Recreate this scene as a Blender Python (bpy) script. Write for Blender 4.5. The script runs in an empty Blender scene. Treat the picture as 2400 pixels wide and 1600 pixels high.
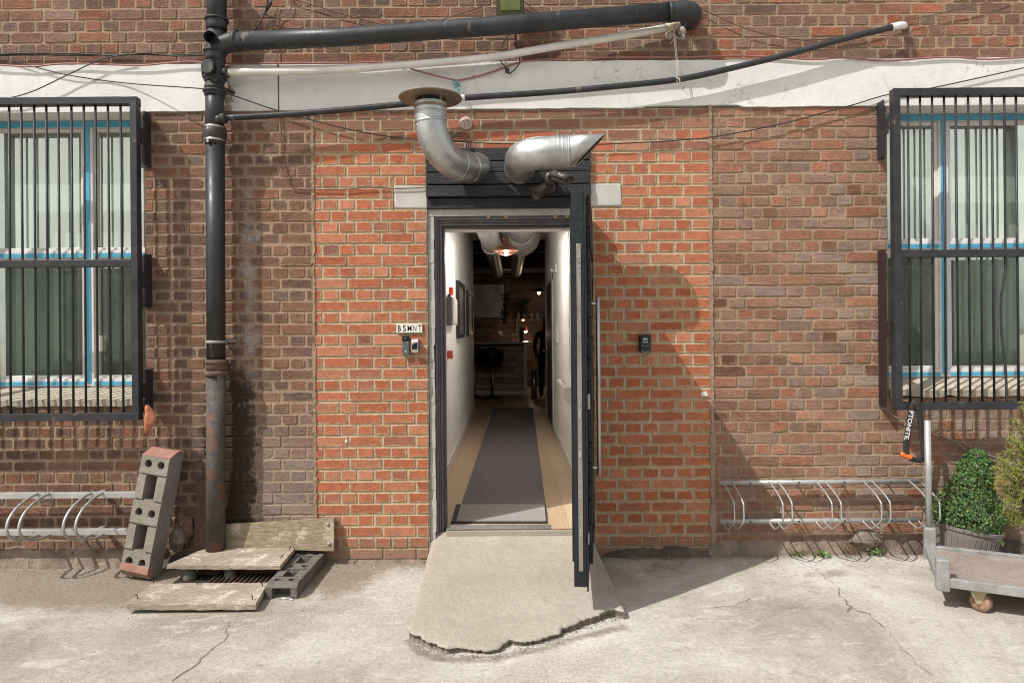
import bpy, bmesh, math, random
from mathutils import Vector, Matrix, noise
R = math.radians
rng = random.Random(7)
sc = bpy.context.scene
col = sc.collection

# ------------------------------------------------------------------ camera
CAMZ, DIST, F, CX, CY, ROLL = 1.57, 4.57, 1600.0, 1199.4, 765.0, 0.008
cam = bpy.data.cameras.new('camera')
cam.sensor_width = 36.0
cam.lens = 36.0 * F / 2400.0
cam.shift_x = (1200 - CX) / 2400.0
cam.shift_y = -(800 - CY) / 2400.0
cam.clip_start, cam.clip_end = 0.05, 500.0
camo = bpy.data.objects.new('camera', cam)
camo.matrix_world = Matrix.Translation((0, -DIST, CAMZ)) @ Matrix.Rotation(ROLL, 4, 'Y') @ Matrix.Rotation(R(90), 4, 'X')
col.objects.link(camo)
sc.camera = camo

# ------------------------------------------------------------------ light
LIGHT = Vector((1.40, 1.0, -1.99)).normalized()
EL = math.asin(-LIGHT.z)
AZ = math.atan2(-LIGHT.x, -LIGHT.y)
world = bpy.data.worlds.new('World')
sc.world = world
world.use_nodes = True
wn = world.node_tree.nodes
sky = wn.new('ShaderNodeTexSky')
sky.sky_type = 'NISHITA'
sky.sun_disc = False
sky.sun_elevation = EL
sky.sun_rotation = AZ
sky.dust_density = 6.0
sky.air_density = 0.75
sky.ozone_density = 0.4
bg = wn['Background']
bg.inputs['Strength'].default_value = 0.125
wl_new = world.node_tree.links.new      # broken bright cloud over the clear sky
wtc, wmap, wnz, wrp, wmx = [wn.new('ShaderNode' + k) for k in ('TexCoord', 'Mapping', 'TexNoise', 'ValToRGB', 'Mix')]
wmap.inputs['Scale'].default_value = (1.0, 1.0, 2.2)
wnz.inputs['Scale'].default_value = 1.9; wnz.inputs['Detail'].default_value = 7; wnz.inputs['Roughness'].default_value = 0.58
wrp.color_ramp.elements[0].position = 0.36; wrp.color_ramp.elements[1].position = 0.58
wmx.data_type = 'RGBA'; wmx.inputs[7].default_value = (7.6, 7.8, 7.6, 1)
wl_new(wtc.outputs['Generated'], wmap.inputs['Vector']); wl_new(wmap.outputs[0], wnz.inputs['Vector']); wl_new(wnz.outputs['Fac'], wrp.inputs[0])
wl_new(wrp.outputs[0], wmx.inputs[0]); wl_new(sky.outputs[0], wmx.inputs[6]); wl_new(wmx.outputs[2], bg.inputs['Color'])
sl = bpy.data.lights.new('sun', 'SUN')
sl.energy = 4.2
sl.angle = R(0.55)
sl.color = (1.0, 0.965, 0.92)
so = bpy.data.objects.new('sun', sl)
so.rotation_euler = LIGHT.to_track_quat('-Z', 'Y').to_euler()
so.location = (-4, -6, 8)
col.objects.link(so)
sc.view_settings.view_transform = 'Standard'
sc.view_settings.look = 'None'
sc.view_settings.exposure = 0.17
sc.view_settings.gamma = 1.0
try:
    sc.cycles.use_denoising = True
    sc.cycles.filter_width = 1.05
    sc.cycles.diffuse_bounces = 8
    sc.cycles.glossy_bounces = 5
    sc.cycles.transparent_max_bounces = 12
    sc.cycles.max_bounces = 14
    sc.cycles.sample_clamp_indirect = 8
except Exception:
    pass

# ------------------------------------------------------------------ helpers
def P(px, py, d=0.0):
    """point at d metres in front of the wall face (y = 0) seen at a pixel of the 2400 px photograph"""
    dep = DIST - d
    dx, dy = px - CX, py - CY
    return Vector(((dx - ROLL * dy) * dep / F, -d, CAMZ - (dy + ROLL * dx) * dep / F))

WL = {}
def wl(o):
    return WL.get(o.name, Vector((0, 0, 0))) if o else Vector((0, 0, 0))

def tag(o, label=None, cat=None, group=None, kind=None):
    for k, v in (('label', label), ('category', cat), ('group', group), ('kind', kind)):
        if v:
            o[k] = v
    return o

def thing(name, loc, label, cat, group=None, kind=None):
    o = bpy.data.objects.new(name, None)
    o.empty_display_size = 0.1
    o.location = loc
    col.objects.link(o)
    WL[o.name] = Vector(loc)
    return tag(o, label, cat, group, kind)

def frame_of(t):
    t = t.normalized()
    a = Vector((0, 0, 1)) if abs(t.z) < 0.9 else Vector((1, 0, 0))
    u = t.cross(a).normalized()
    return u, t.cross(u).normalized()

def smooth_path(pts, n=6):
    pts = [Vector(p) for p in pts]
    out = []
    m = len(pts)
    for i in range(m - 1):
        p0, p1, p2, p3 = pts[max(i - 1, 0)], pts[i], pts[i + 1], pts[min(i + 2, m - 1)]
        for k in range(n):
            t = k / n
            out.append(0.5 * ((2 * p1) + (-p0 + p2) * t + (2 * p0 - 5 * p1 + 4 * p2 - p3) * t * t + (-p0 + 3 * p1 - 3 * p2 + p3) * t ** 3))
    out.append(pts[-1])
    return out

class MB:
    def __init__(s):
        s.v, s.f, s.m, s.s, s.c = [], [], [], [], []
    def add(s, vs, fs, mi=0, sm=False, cols=None):
        b = len(s.v)
        s.v += [Vector(v) for v in vs]
        for f in fs:
            s.f.append([b + i for i in f]); s.m.append(mi); s.s.append(sm)
        s.c += cols if cols else [(1, 1, 1, 1)] * len(vs)
        return s
    def box(s, lo, hi, M=None, mi=0, jit=0.0):
        (a, b, c), (d, e, f) = lo, hi
        vs = [Vector(p) for p in ((a, b, c), (d, b, c), (d, e, c), (a, e, c), (a, b, f), (d, b, f), (d, e, f), (a, e, f))]
        if jit:
            vs = [v + Vector([rng.uniform(-jit, jit) for _ in range(3)]) for v in vs]
        if M is not None:
            vs = [M @ v for v in vs]
        return s.add(vs, [(0, 3, 2, 1), (4, 5, 6, 7), (0, 1, 5, 4), (1, 2, 6, 5), (2, 3, 7, 6), (3, 0, 4, 7)], mi)
    def hexa(s, bot, top, mi=0):
        return s.add(list(bot) + list(top), [(3, 2, 1, 0), (4, 5, 6, 7), (0, 1, 5, 4), (1, 2, 6, 5), (2, 3, 7, 6), (3, 0, 4, 7)], mi)
    def quad(s, a, b, c, d, mi=0):
        return s.add([a, b, c, d], [(0, 1, 2, 3)], mi)
    def tube(s, pts, r, seg=12, cap=True, mi=0, closed=False, sm=True):
        pts = [Vector(p) for p in pts]
        n = len(pts)
        rr = r if isinstance(r, (list, tuple)) else [r] * n
        vs, fs = [], []
        u = None
        for i, p in enumerate(pts):
            if closed:
                t = pts[(i + 1) % n] - pts[i - 1]
            else:
                t = pts[min(i + 1, n - 1)] - pts[max(i - 1, 0)]
            if t.length < 1e-9:
                t = Vector((0, 0, 1))
            t.normalize()
            if u is None:
                u, w = frame_of(t)
            else:
                u = (u - t * u.dot(t))
                u = u.normalized() if u.length > 1e-6 else frame_of(t)[0]
                w = t.cross(u)
            for k in range(seg):
                a = 2 * math.pi * k / seg
                vs.append(p + (u * math.cos(a) + w * math.sin(a)) * rr[i])
        for i in range(n if closed else n - 1):
            j = (i + 1) % n
            for k in range(seg):
                k2 = (k + 1) % seg
                fs.append((i * seg + k, j * seg + k, j * seg + k2, i * seg + k2))
        s.add(vs, fs, mi, sm)
        if cap and not closed:
            s.add(vs[:seg], [tuple(range(seg))], mi)
            s.add(vs[-seg:], [tuple(range(seg))[::-1]], mi)
        return s
    def lathe(s, prof, org, axis, seg=24, mi=0, sm=True, cap=True):
        axis = Vector(axis).normalized(); org = Vector(org)
        u, w = frame_of(axis)
        vs, fs = [], []
        for (r, h) in prof:
            for k in range(seg):
                a = 2 * math.pi * k / seg
                vs.append(org + axis * h + (u * math.cos(a) + w * math.sin(a)) * r)
        for i in range(len(prof) - 1):
            for k in range(seg):
                k2 = (k + 1) % seg
                fs.append((i * seg + k, (i + 1) * seg + k, (i + 1) * seg + k2, i * seg + k2))
        s.add(vs, fs, mi, sm)
        if cap:
            if prof[0][0] > 1e-5: s.add(vs[:seg], [tuple(range(seg))], mi)
            if prof[-1][0] > 1e-5: s.add(vs[-seg:], [tuple(range(seg))[::-1]], mi)
        return s
    def prism(s, poly, ext, mi=0):
        n = len(poly); poly = [Vector(p) for p in poly]; ext = Vector(ext)
        return s.add(poly + [p + ext for p in poly], [tuple(range(n))[::-1], tuple(range(n, 2 * n))] + [(i, (i + 1) % n, n + (i + 1) % n, n + i) for i in range(n)], mi)
    def build(s, name, mats, parent=None, bevel=0.0, seg=2, colors=False, fix=True, world0=False, auto=True):
        mats = mats if isinstance(mats, (list, tuple)) else [mats]
        if parent is not None:
            org = wl(parent)
        elif world0:
            org = Vector((0, 0, 0))
        else:
            xs = [v.x for v in s.v]; ys = [v.y for v in s.v]; zs = [v.z for v in s.v]
            org = Vector(((min(xs) + max(xs)) / 2, (min(ys) + max(ys)) / 2, min(zs)))
        me = bpy.data.meshes.new(name)
        me.from_pydata([v - org for v in s.v], [], s.f)
        for m in mats:
            me.materials.append(m)
        me.polygons.foreach_set('material_index', s.m)
        me.polygons.foreach_set('use_smooth', s.s)
        if colors:
            ca = me.color_attributes.new('Col', 'FLOAT_COLOR', 'POINT')
            ca.data.foreach_set('color', [x for c in s.c for x in c])
        if fix:
            bm = bmesh.new(); bm.from_mesh(me)
            bmesh.ops.remove_doubles(bm, verts=bm.verts, dist=1e-5)
            bmesh.ops.recalc_face_normals(bm, faces=bm.faces)
            bm.to_mesh(me); bm.free()
        o = bpy.data.objects.new(name, me)
        col.objects.link(o)
        if parent is not None:
            o.parent = parent
        else:
            o.location = org
        WL[o.name] = org
        if bevel:
            b = o.modifiers.new('bevel', 'BEVEL')
            b.width = bevel; b.segments = seg; b.limit_method = 'ANGLE'; b.angle_limit = R(40)
        me.update()
        return o

def baked(o):
    """apply the modifiers of o in place"""
    dg = bpy.context.evaluated_depsgraph_get(); dg.update()
    me = bpy.data.meshes.new_from_object(o.evaluated_get(dg))
    o.modifiers.clear(); o.data = me
    return o

def cut(o, cutter_mb):
    c = cutter_mb.build('cutter', o.data.materials[0], world0=True)
    m = o.modifiers.new('bool', 'BOOLEAN'); m.operation = 'DIFFERENCE'; m.solver = 'EXACT'; m.use_self = True; m.object = c
    baked(o)
    bpy.data.objects.remove(c)
    return o

def text_mb(body, size, M, mi=0, ext=0.0005, spacing=1.0, bold=0.0, sx=1.0):
    cu = bpy.data.curves.new('lettering', 'FONT')
    cu.body = body; cu.size = size; cu.extrude = ext; cu.space_character = spacing; cu.offset = bold
    cu.align_x = 'CENTER'; cu.align_y = 'CENTER'; cu.resolution_u = 4
    o = bpy.data.objects.new('lettering', cu); col.objects.link(o)
    dg = bpy.context.evaluated_depsgraph_get(); dg.update()
    me = bpy.data.meshes.new_from_object(o.evaluated_get(dg))
    mb = MB()
    mb.add([M @ Vector((v.co.x * sx, v.co.y, v.co.z)) for v in me.vertices], [tuple(p.vertices) for p in me.polygons], mi)
    bpy.data.objects.remove(o); bpy.data.meshes.remove(me)
    return mb

# ------------------------------------------------------------------ materials
class NT:
    def __init__(s, name):
        s.mat = bpy.data.materials.new(name); s.mat.use_nodes = True
        s.nt = s.mat.node_tree; s.n = s.nt.nodes; s.b = s.n['Principled BSDF']
        s.tc = s.n.new('ShaderNodeTexCoord')
    def L(s, a, b): s.nt.links.new(a, b)
    def coord(s, stretch=None):
        if stretch is None: return s.tc.outputs['Object']
        m = s.n.new('ShaderNodeMapping'); m.inputs['Scale'].default_value = stretch
        s.L(s.tc.outputs['Object'], m.inputs['Vector']); return m.outputs[0]
    def noise(s, scale, detail=5, rough=0.6, stretch=None, dist=0.0):
        t = s.n.new('ShaderNodeTexNoise'); t.inputs['Scale'].default_value = scale; t.inputs['Detail'].default_value = detail
        t.inputs['Roughness'].default_value = rough; t.inputs['Distortion'].default_value = dist
        s.L(s.coord(stretch), t.inputs['Vector']); return t.outputs['Fac']
    def ramp(s, fac, stops):
        r = s.n.new('ShaderNodeValToRGB'); e = r.color_ramp.elements
        while len(e) < len(stops): e.new(0.5)
        for i, (p, c) in enumerate(stops):
            e[i].position = p
            c = (c, c, c) if isinstance(c, (int, float)) else c
            e[i].color = (c[0], c[1], c[2], 1)
        s.L(fac, r.inputs[0]); return r.outputs[0]
    def math(s, op, a, b=None, clamp=False):
        m = s.n.new('ShaderNodeMath'); m.operation = op; m.use_clamp = clamp
        for i, x in enumerate((a, b)):
            if x is None: continue
            if isinstance(x, (int, float)): m.inputs[i].default_value = x
            else: s.L(x, m.inputs[i])
        return m.outputs[0]
    def mix(s, fac, a, b, mode='MIX'):
        m = s.n.new('ShaderNodeMix'); m.data_type = 'RGBA'; m.blend_type = mode
        for i, x in ((0, fac), (6, a), (7, b)):
            if isinstance(x, (int, float)): m.inputs[i].default_value = x
            elif isinstance(x, tuple): m.inputs[i].default_value = (x[0], x[1], x[2], 1)
            else: s.L(x, m.inputs[i])
        return m.outputs[2]
    def bump(s, h, dist=0.003, strength=1.0, prev=None):
        b = s.n.new('ShaderNodeBump'); b.inputs['Distance'].default_value = dist; b.inputs['Strength'].default_value = strength
        s.L(h, b.inputs['Height'])
        if prev is not None: s.L(prev, b.inputs['Normal'])
        return b.outputs[0]
    def xyz(s):
        x = s.n.new('ShaderNodeSeparateXYZ'); s.L(s.tc.outputs['Object'], x.inputs[0]); return x.outputs
    def sstep(s, v, lo, hi):
        m = s.n.new('ShaderNodeMapRange'); m.interpolation_type = 'SMOOTHSTEP'
        m.inputs['From Min'].default_value = lo; m.inputs['From Max'].default_value = hi
        s.L(v, m.inputs['Value']); return m.outputs[0]
    def set(s, base=None, rough=None, metal=None, normal=None, spec=None):
        for k, v in (('Base Color', base), ('Roughness', rough), ('Metallic', metal), ('Specular IOR Level', spec)):
            if v is None: continue
            if isinstance(v, tuple): s.b.inputs[k].default_value = (v[0], v[1], v[2], 1)
            elif isinstance(v, (int, float)): s.b.inputs[k].default_value = v
            else: s.L(v, s.b.inputs[k])
        if normal is not None: s.L(normal, s.b.inputs['Normal'])
        return s.mat

def mat(name, c1, c2=None, scale=8, rough=0.6, metal=0.0, bump=0.0, bscale=60, stretch=None, c3=None, s3=14, t3=0.62, spec=0.4, rvar=0.12):
    """two-tone noise, optional worn or dirty patches c3, bump"""
    n = NT(name)
    c2 = c2 or tuple(min(1, x * 1.25 + 0.004) for x in c1)
    base = n.ramp(n.noise(scale, 6, 0.62, stretch), [(0.3, c1), (0.7, c2)])
    if c3:
        base = n.mix(n.ramp(n.noise(s3, 8, 0.7, stretch), [(t3, 0.0), (t3 + 0.06, 1.0)]), base, c3)
    r = n.ramp(n.noise(scale * 2.3, 4), [(0.3, max(0.03, rough - rvar)), (0.7, min(1, rough + rvar))])
    nm = n.bump(n.noise(bscale, 5, 0.65, stretch), bump) if bump else None
    return n.set(base, r, metal, nm, spec)

def brick_material(name, comb, smear, mortar, stains):
    n = NT(name)
    at = n.n.new('ShaderNodeAttribute'); at.attribute_name = 'Col'
    base = at.outputs['Color']; edge = at.outputs['Alpha']
    fine = n.noise(70, 6, 0.75)
    mid = n.noise(17, 5, 0.65)
    base = n.mix(1.0, base, n.ramp(fine, [(0.25, 0.55), (0.5, 1.0), (0.78, 1.32)]), 'MULTIPLY')
    base = n.mix(0.8, base, n.ramp(mid, [(0.3, 0.72), (0.7, 1.2)]), 'MULTIPLY')
    x = n.xyz()
    if smear:   # mortar smeared over the brick edges
        sm = n.math('ADD', n.math('MULTIPLY', edge, 0.42), n.noise(26, 8, 0.78))
        base = n.mix(n.math('MULTIPLY', n.ramp(sm, [(0.80, 0.0), (0.86, 1.0)]), smear), base, mortar)
        sc2 = n.ramp(n.noise(9, 10, 0.85, (1, 1, 1.8), 1.5), [(0.62, 0.0), (0.68, 1.0)])
        low = n.sstep(x[2], 1.6, 0.5)
        base = n.mix(n.math('MULTIPLY', n.math('MULTIPLY', sc2, low), 0.55), base, (0.55, 0.42, 0.33))
        dark_tone = n.math('MULTIPLY', n.sstep(n.math('ADD', x[2], n.math('MULTIPLY', mid, 0.12)), 2.86, 2.98), 0.55)  # darker towards the top of the red infill
        base = n.mix(dark_tone, base, (0.19, 0.10, 0.07))
    else:
        sm = n.math('ADD', n.math('MULTIPLY', edge, 0.36), n.noise(30, 9, 0.8))
        base = n.mix(n.math('MULTIPLY', n.ramp(sm, [(0.70, 0.0), (0.84, 1.0)]), 0.8), base, mortar)
        dust = n.ramp(n.noise(40, 8, 0.85, (0.6, 1, 1)), [(0.45, 0.0), (0.75, 1.0)])
        base = n.mix(n.math('MULTIPLY', dust, n.math('ADD', 0.16, n.math('MULTIPLY', n.sstep(x[0], 1.2, 2.2), 0.34))), base, mortar)
    if stains:
        nz = n.math('SUBTRACT', n.noise(7, 7, 0.75), 0.5)
        # dark wet moss either side of the lower drainpipe
        dx = n.math('ABSOLUTE', n.math('SUBTRACT', x[0], -1.885))
        wdt = n.math('ADD', 0.185, n.math('MULTIPLY', nz, 0.62))
        mz = n.sstep(n.math('ADD', x[2], n.math('MULTIPLY', nz, 0.6)), 1.36, 1.18)
        moss = n.math('MULTIPLY', n.math('MULTIPLY', n.math('SUBTRACT', wdt, dx), 16.0, True), mz, True)
        # pale lime bloom right of it
        dl = n.math('ABSOLUTE', n.math('SUBTRACT', x[0], -1.755))
        wl_ = n.math('ADD', 0.06, n.math('MULTIPLY', nz, 0.42))
        lime = n.math('MULTIPLY', n.math('MULTIPLY', n.math('SUBTRACT', wl_, dl), 9.0, True), n.math('MULTIPLY', n.sstep(x[2], 2.75, 2.3), 0.95), True)
        base = n.mix(lime, base, (0.50, 0.46, 0.43))
        # greyed panel between bloom and red infill, low down
        gy = n.math('MULTIPLY', n.math('MULTIPLY', n.sstep(x[0], -1.78, -1.72), n.sstep(x[0], -1.30, -1.34)), n.sstep(n.math('ADD', x[2], nz), 1.3, 0.5))
        base = n.mix(n.math('MULTIPLY', gy, n.ramp(fine, [(0.3, 0.25), (0.6, 0.70)])), base, (0.32, 0.27, 0.235))
        lf = n.math('MULTIPLY', n.math('SUBTRACT', n.math('ADD', 0.10, n.math('MULTIPLY', nz, 0.4)), n.math('ABSOLUTE', n.math('SUBTRACT', x[0], -2.10))), 8.0, True)
        base = n.mix(n.math('MULTIPLY', n.math('MULTIPLY', lf, n.sstep(x[2], 1.3, 0.7)), 0.45), base, (0.40, 0.33, 0.29))
        base = n.mix(n.math('MULTIPLY', moss, 0.93), base, n.ramp(fine, [(0.35, (0.022, 0.014, 0.010)), (0.65, (0.075, 0.048, 0.032))]))
    if stains:   # soot on the lower left wall and in patches higher up
        so1 = n.math('MULTIPLY', n.ramp(n.noise(2.6, 8, 0.75), [(0.44, 0.0), (0.62, 1.0)]), n.math('ADD', 0.12, n.math('MULTIPLY', n.math('MULTIPLY', n.sstep(x[0], -1.8, -2.1), n.sstep(x[2], 1.9, 0.8)), 0.5)))
        base = n.mix(so1, base, n.mix(1.0, base, (0.42, 0.40, 0.40), 'MULTIPLY'))
    # splash dirt at the foot of the wall
    ft = n.sstep(n.math('ADD', x[2], n.math('MULTIPLY', n.math('SUBTRACT', mid, 0.5), 0.35)), 0.22, 0.04)
    base = n.mix(n.math('MULTIPLY', ft, 0.75), base, n.ramp(fine, [(0.3, (0.16, 0.115, 0.08)), (0.7, (0.32, 0.24, 0.17))]))
    w = n.n.new('ShaderNodeTexWave'); w.bands_direction = 'Z'; w.inputs['Scale'].default_value = 46; w.inputs['Distortion'].default_value = 3.0
    w.inputs['Detail'].default_value = 4; w.inputs['Detail Scale'].default_value = 3
    n.L(n.coord((0.25, 1, 1)), w.inputs['Vector'])
    nm = n.bump(w.outputs['Fac'], 0.004 * comb, 1.0) if comb else None
    nm = n.bump(fine, 0.005 if comb else 0.0022, 1.0, nm)
    return n.set(base, 0.9, 0, nm, 0.2)

m_brown = brick_material('brown_brick', 0.8, 0, (0.37, 0.25, 0.17), True)
m_red = brick_material('red_brick', 0, 0.85, (0.47, 0.37, 0.25), False)

def mortar_mat(name, a, b):
    n = NT(name)
    f = n.noise(60, 7, 0.75); g = n.noise(6, 5)
    base = n.mix(0.6, n.ramp(f, [(0.3, a), (0.7, b)]), n.ramp(g, [(0.3, tuple(x * 0.7 for x in a)), (0.7, b)]))
    x = n.xyz()
    nz = n.math('SUBTRACT', n.noise(7, 7, 0.75), 0.5)
    dx = n.math('ABSOLUTE', n.math('SUBTRACT', x[0], -1.885))
    moss = n.math('MULTIPLY', n.math('MULTIPLY', n.math('SUBTRACT', n.math('ADD', 0.165, n.math('MULTIPLY', nz, 0.62)), dx), 16.0, True), n.sstep(n.math('ADD', x[2], n.math('MULTIPLY', nz, 0.6)), 1.36, 1.18))
    base = n.mix(n.math('MULTIPLY', moss, 0.93), base, (0.03, 0.02, 0.013))
    ft = n.sstep(n.math('ADD', x[2], n.math('MULTIPLY', nz, 0.3)), 0.18, 0.03)
    base = n.mix(n.math('MULTIPLY', ft, 0.7), base, (0.22, 0.165, 0.115))
    return n.set(base, 0.95, 0, n.bump(f, 0.006), 0.15)
m_mortar_brown = mortar_mat('brown_mortar', (0.25, 0.175, 0.12), (0.40, 0.295, 0.21))
m_mortar_red = mortar_mat('buff_mortar', (0.36, 0.28, 0.18), (0.54, 0.43, 0.30))

def band_mat():
    n = NT('white_masonry_paint')
    base = n.ramp(n.noise(3, 8, 0.7), [(0.3, (0.60, 0.595, 0.57)), (0.6, (0.70, 0.695, 0.67))])
    dirt = n.ramp(n.noise(5, 9, 0.8, (1, 1, 0.5)), [(0.60, 0.0), (0.75, 1.0)])
    base = n.mix(n.math('MULTIPLY', dirt, 0.45), base, (0.42, 0.38, 0.32))
    v = n.n.new('ShaderNodeTexVoronoi'); v.feature = 'DISTANCE_TO_EDGE'; v.inputs['Scale'].default_value = 4.5
    d = n.n.new('ShaderNodeMix'); d.data_type = 'RGBA'; d.inputs[0].default_value = 0.12
    nt = n.n.new('ShaderNodeTexNoise'); nt.inputs['Scale'].default_value = 9; n.L(n.coord(), nt.inputs['Vector'])
    n.L(n.coord(), d.inputs[6]); n.L(nt.outputs['Color'], d.inputs[7]); n.L(d.outputs[2], v.inputs['Vector'])
    crack = n.ramp(v.outputs['Distance'], [(0.003, 1.0), (0.009, 0.0)])
    gate = n.ramp(n.noise(1.7, 3), [(0.50, 0.0), (0.58, 1.0)])
    base = n.mix(n.math('MULTIPLY', n.math('MULTIPLY', crack, gate), 0.6), base, (0.30, 0.28, 0.26))
    x = n.xyz()
    chip = n.math('MULTIPLY', n.math('SUBTRACT', n.math('ADD', 0.05, n.math('MULTIPLY', n.math('SUBTRACT', n.noise(13, 8, 0.8), 0.5), 0.5)), n.math('ABSOLUTE', n.math('SUBTRACT', x[0], -1.90))), 30, True)
    base = n.mix(chip, base, (0.36, 0.27, 0.20))
    return n.set(base, 0.8, 0, n.bump(n.noise(50, 8, 0.7), 0.003), 0.25)
m_band = band_mat()

def ground_mat():
    n = NT('worn_concrete')
    at = n.n.new('ShaderNodeAttribute'); at.attribute_name = 'Col'
    big = n.noise(0.75, 9, 0.66, None, 0.9)
    midn = n.noise(5.5, 9, 0.78, (1, 1.5, 1))
    fine = n.noise(52, 6, 0.85)
    base = n.ramp(big, [(0.30, (0.27, 0.232, 0.182)), (0.46, (0.405, 0.367, 0.31)), (0.64, (0.56, 0.53, 0.48))])
    base = n.mix(n.math('MULTIPLY', n.ramp(midn, [(0.55, 0.0), (0.70, 1.0)]), 0.62), base, (0.27, 0.22, 0.165))
    base = n.mix(n.math('MULTIPLY', n.ramp(n.noise(3.2, 9, 0.75, (1, 2.2, 1), 1.0), [(0.54, 0.0), (0.66, 1.0)]), 0.5), base, (0.66, 0.635, 0.585))
    base = n.mix(1.0, base, n.ramp(fine, [(0.26, 0.58), (0.5, 1.0), (0.72, 1.25)]), 'MULTIPLY')
    # stones showing in the worn surface
    v = n.n.new('ShaderNodeTexVoronoi'); v.inputs['Scale'].default_value = 62; n.L(n.coord((1, 1, 0.2)), v.inputs['Vector'])
    st = n.math('MULTIPLY', n.ramp(v.outputs['Distance'], [(0.14, 1.0), (0.24, 0.0)]), n.ramp(n.noise(3.0, 6, 0.7), [(0.38, 0.0), (0.54, 1.0)]))
    sw = n.n.new('ShaderNodeSeparateColor'); n.L(v.outputs['Color'], sw.inputs[0])
    base = n.mix(n.math('MULTIPLY', st, 0.5), base, n.ramp(sw.outputs[0], [(0.2, (0.17, 0.13, 0.10)), (0.6, (0.42, 0.36, 0.29)), (0.9, (0.62, 0.57, 0.5))]))
    # dirt and damp washed on (per-vertex mask)
    sep = n.n.new('ShaderNodeSeparateColor'); n.L(at.outputs['Color'], sep.inputs[0])
    d1 = n.math('MULTIPLY', n.ramp(n.math('ADD', sep.outputs[0], n.math('MULTIPLY', n.math('SUBTRACT', n.noise(8, 9, 0.8), 0.5), 1.1)), [(0.42, 0.0), (0.72, 1.0)]), 0.88)
    base = n.mix(d1, base, n.ramp(fine, [(0.3, (0.165, 0.13, 0.095)), (0.7, (0.30, 0.25, 0.19))]))
    d2 = n.ramp(n.math('ADD', sep.outputs[1], n.math('MULTIPLY', n.math('SUBTRACT', n.noise(11, 9, 0.8), 0.5), 1.0)), [(0.45, 0.0), (0.75, 1.0)])
    base = n.mix(n.math('MULTIPLY', d2, 0.9), base, n.ramp(fine, [(0.3, (0.06, 0.048, 0.036)), (0.7, (0.16, 0.13, 0.10))]))
    h = n.math('ADD', n.noise(40, 8, 0.75), n.math('MULTIPLY', fine, 0.4))
    return n.set(base, 0.93, 0, n.bump(h, 0.009), 0.2)
m_ground = ground_mat()

def ramp_mat():
    n = NT('ramp_concrete')
    fine = n.noise(60, 6, 0.85); big = n.noise(2.0, 6)
    base = n.ramp(big, [(0.3, (0.345, 0.305, 0.25)), (0.7, (0.43, 0.39, 0.33))])
    base = n.mix(0.9, base, n.ramp(fine, [(0.28, 0.66), (0.5, 1.0), (0.72, 1.24)]), 'MULTIPLY')
    base = n.mix(n.math('MULTIPLY', n.ramp(n.noise(2.5, 9, 0.72, None, 1.0), [(0.50, 0.0), (0.66, 1.0)]), 0.4), base, (0.29, 0.25, 0.20))
    base = n.mix(n.math('MULTIPLY', n.ramp(n.noise(7, 9, 0.78), [(0.56, 0.0), (0.72, 1.0)]), 0.5), base, (0.25, 0.20, 0.15))
    return n.set(base, 0.93, 0, n.bump(n.noise(80, 8, 0.75), 0.007), 0.2)
m_ramp = ramp_mat()
m_crack = mat('crack_dirt', (0.13, 0.105, 0.08), (0.24, 0.20, 0.155), 30, 0.95)
m_broken = mat('broken_concrete', (0.13, 0.105, 0.08), (0.30, 0.25, 0.19), 25, 0.95, bump=0.02, bscale=40)
m_render = mat('grey_render', (0.33, 0.31, 0.28), (0.46, 0.44, 0.40), 12, 0.9, bump=0.004, bscale=50, c3=(0.2, 0.17, 0.13), s3=18, t3=0.63)
m_lintel = mat('lintel_concrete', (0.42, 0.41, 0.37), (0.52, 0.51, 0.47), 9, 0.9, bump=0.003, bscale=90)
m_board = mat('charred_board', (0.010, 0.010, 0.012), (0.030, 0.029, 0.032), 5, 0.62, bump=0.006, bscale=14, stretch=(1, 6, 9), c3=(0.055, 0.05, 0.05), s3=7, t3=0.66)
m_navy = mat('dark_blue_steel', (0.007, 0.010, 0.013), (0.013, 0.017, 0.021), 18, 0.42, bump=0.0008, bscale=120, c3=(0.09, 0.09, 0.09), s3=60, t3=0.74)
m_frame = mat('grey_door_metal', (0.085, 0.078, 0.085), (0.15, 0.14, 0.145), 9, 0.45, metal=0.3, bump=0.001, stretch=(1, 1, 0.3), c3=(0.45, 0.43, 0.40), s3=24, t3=0.68)
m_steel = mat('brushed_steel', (0.38, 0.37, 0.355), (0.50, 0.49, 0.47), 40, 0.38, metal=1.0, stretch=(1, 1, 0.05))
m_strip = mat('lock_strip_steel', (0.34, 0.31, 0.28), (0.46, 0.42, 0.38), 30, 0.40, metal=0.9, stretch=(1, 1, 0.1), c3=(0.12, 0.11, 0.1), s3=26, t3=0.66)
def galv(name, a, b, rough, sc_=26):
    n = NT(name)
    v = n.n.new('ShaderNodeTexVoronoi'); v.inputs['Scale'].default_value = sc_; n.L(n.coord(), v.inputs['Vector'])
    s = n.n.new('ShaderNodeSeparateColor'); n.L(v.outputs['Color'], s.inputs[0])
    f = n.math('ADD', n.math('MULTIPLY', s.outputs[0], 0.13), n.math('MULTIPLY', n.noise(7, 6, 0.7), 0.87))
    base = n.ramp(f, [(0.3, a), (0.7, b)])
    base = n.mix(n.math('MULTIPLY', n.ramp(n.noise(10, 8, 0.75), [(0.60, 0.0), (0.72, 1.0)]), 0.4), base, (0.28, 0.25, 0.21))
    return n.set(base, n.ramp(f, [(0.3, rough - 0.07), (0.7, rough + 0.10)]), 1.0, n.bump(n.noise(9, 3), 0.0008), 0.5)
m_galv = galv('galvanised_sheet', (0.40, 0.415, 0.42), (0.57, 0.58, 0.57), 0.47)
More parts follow.
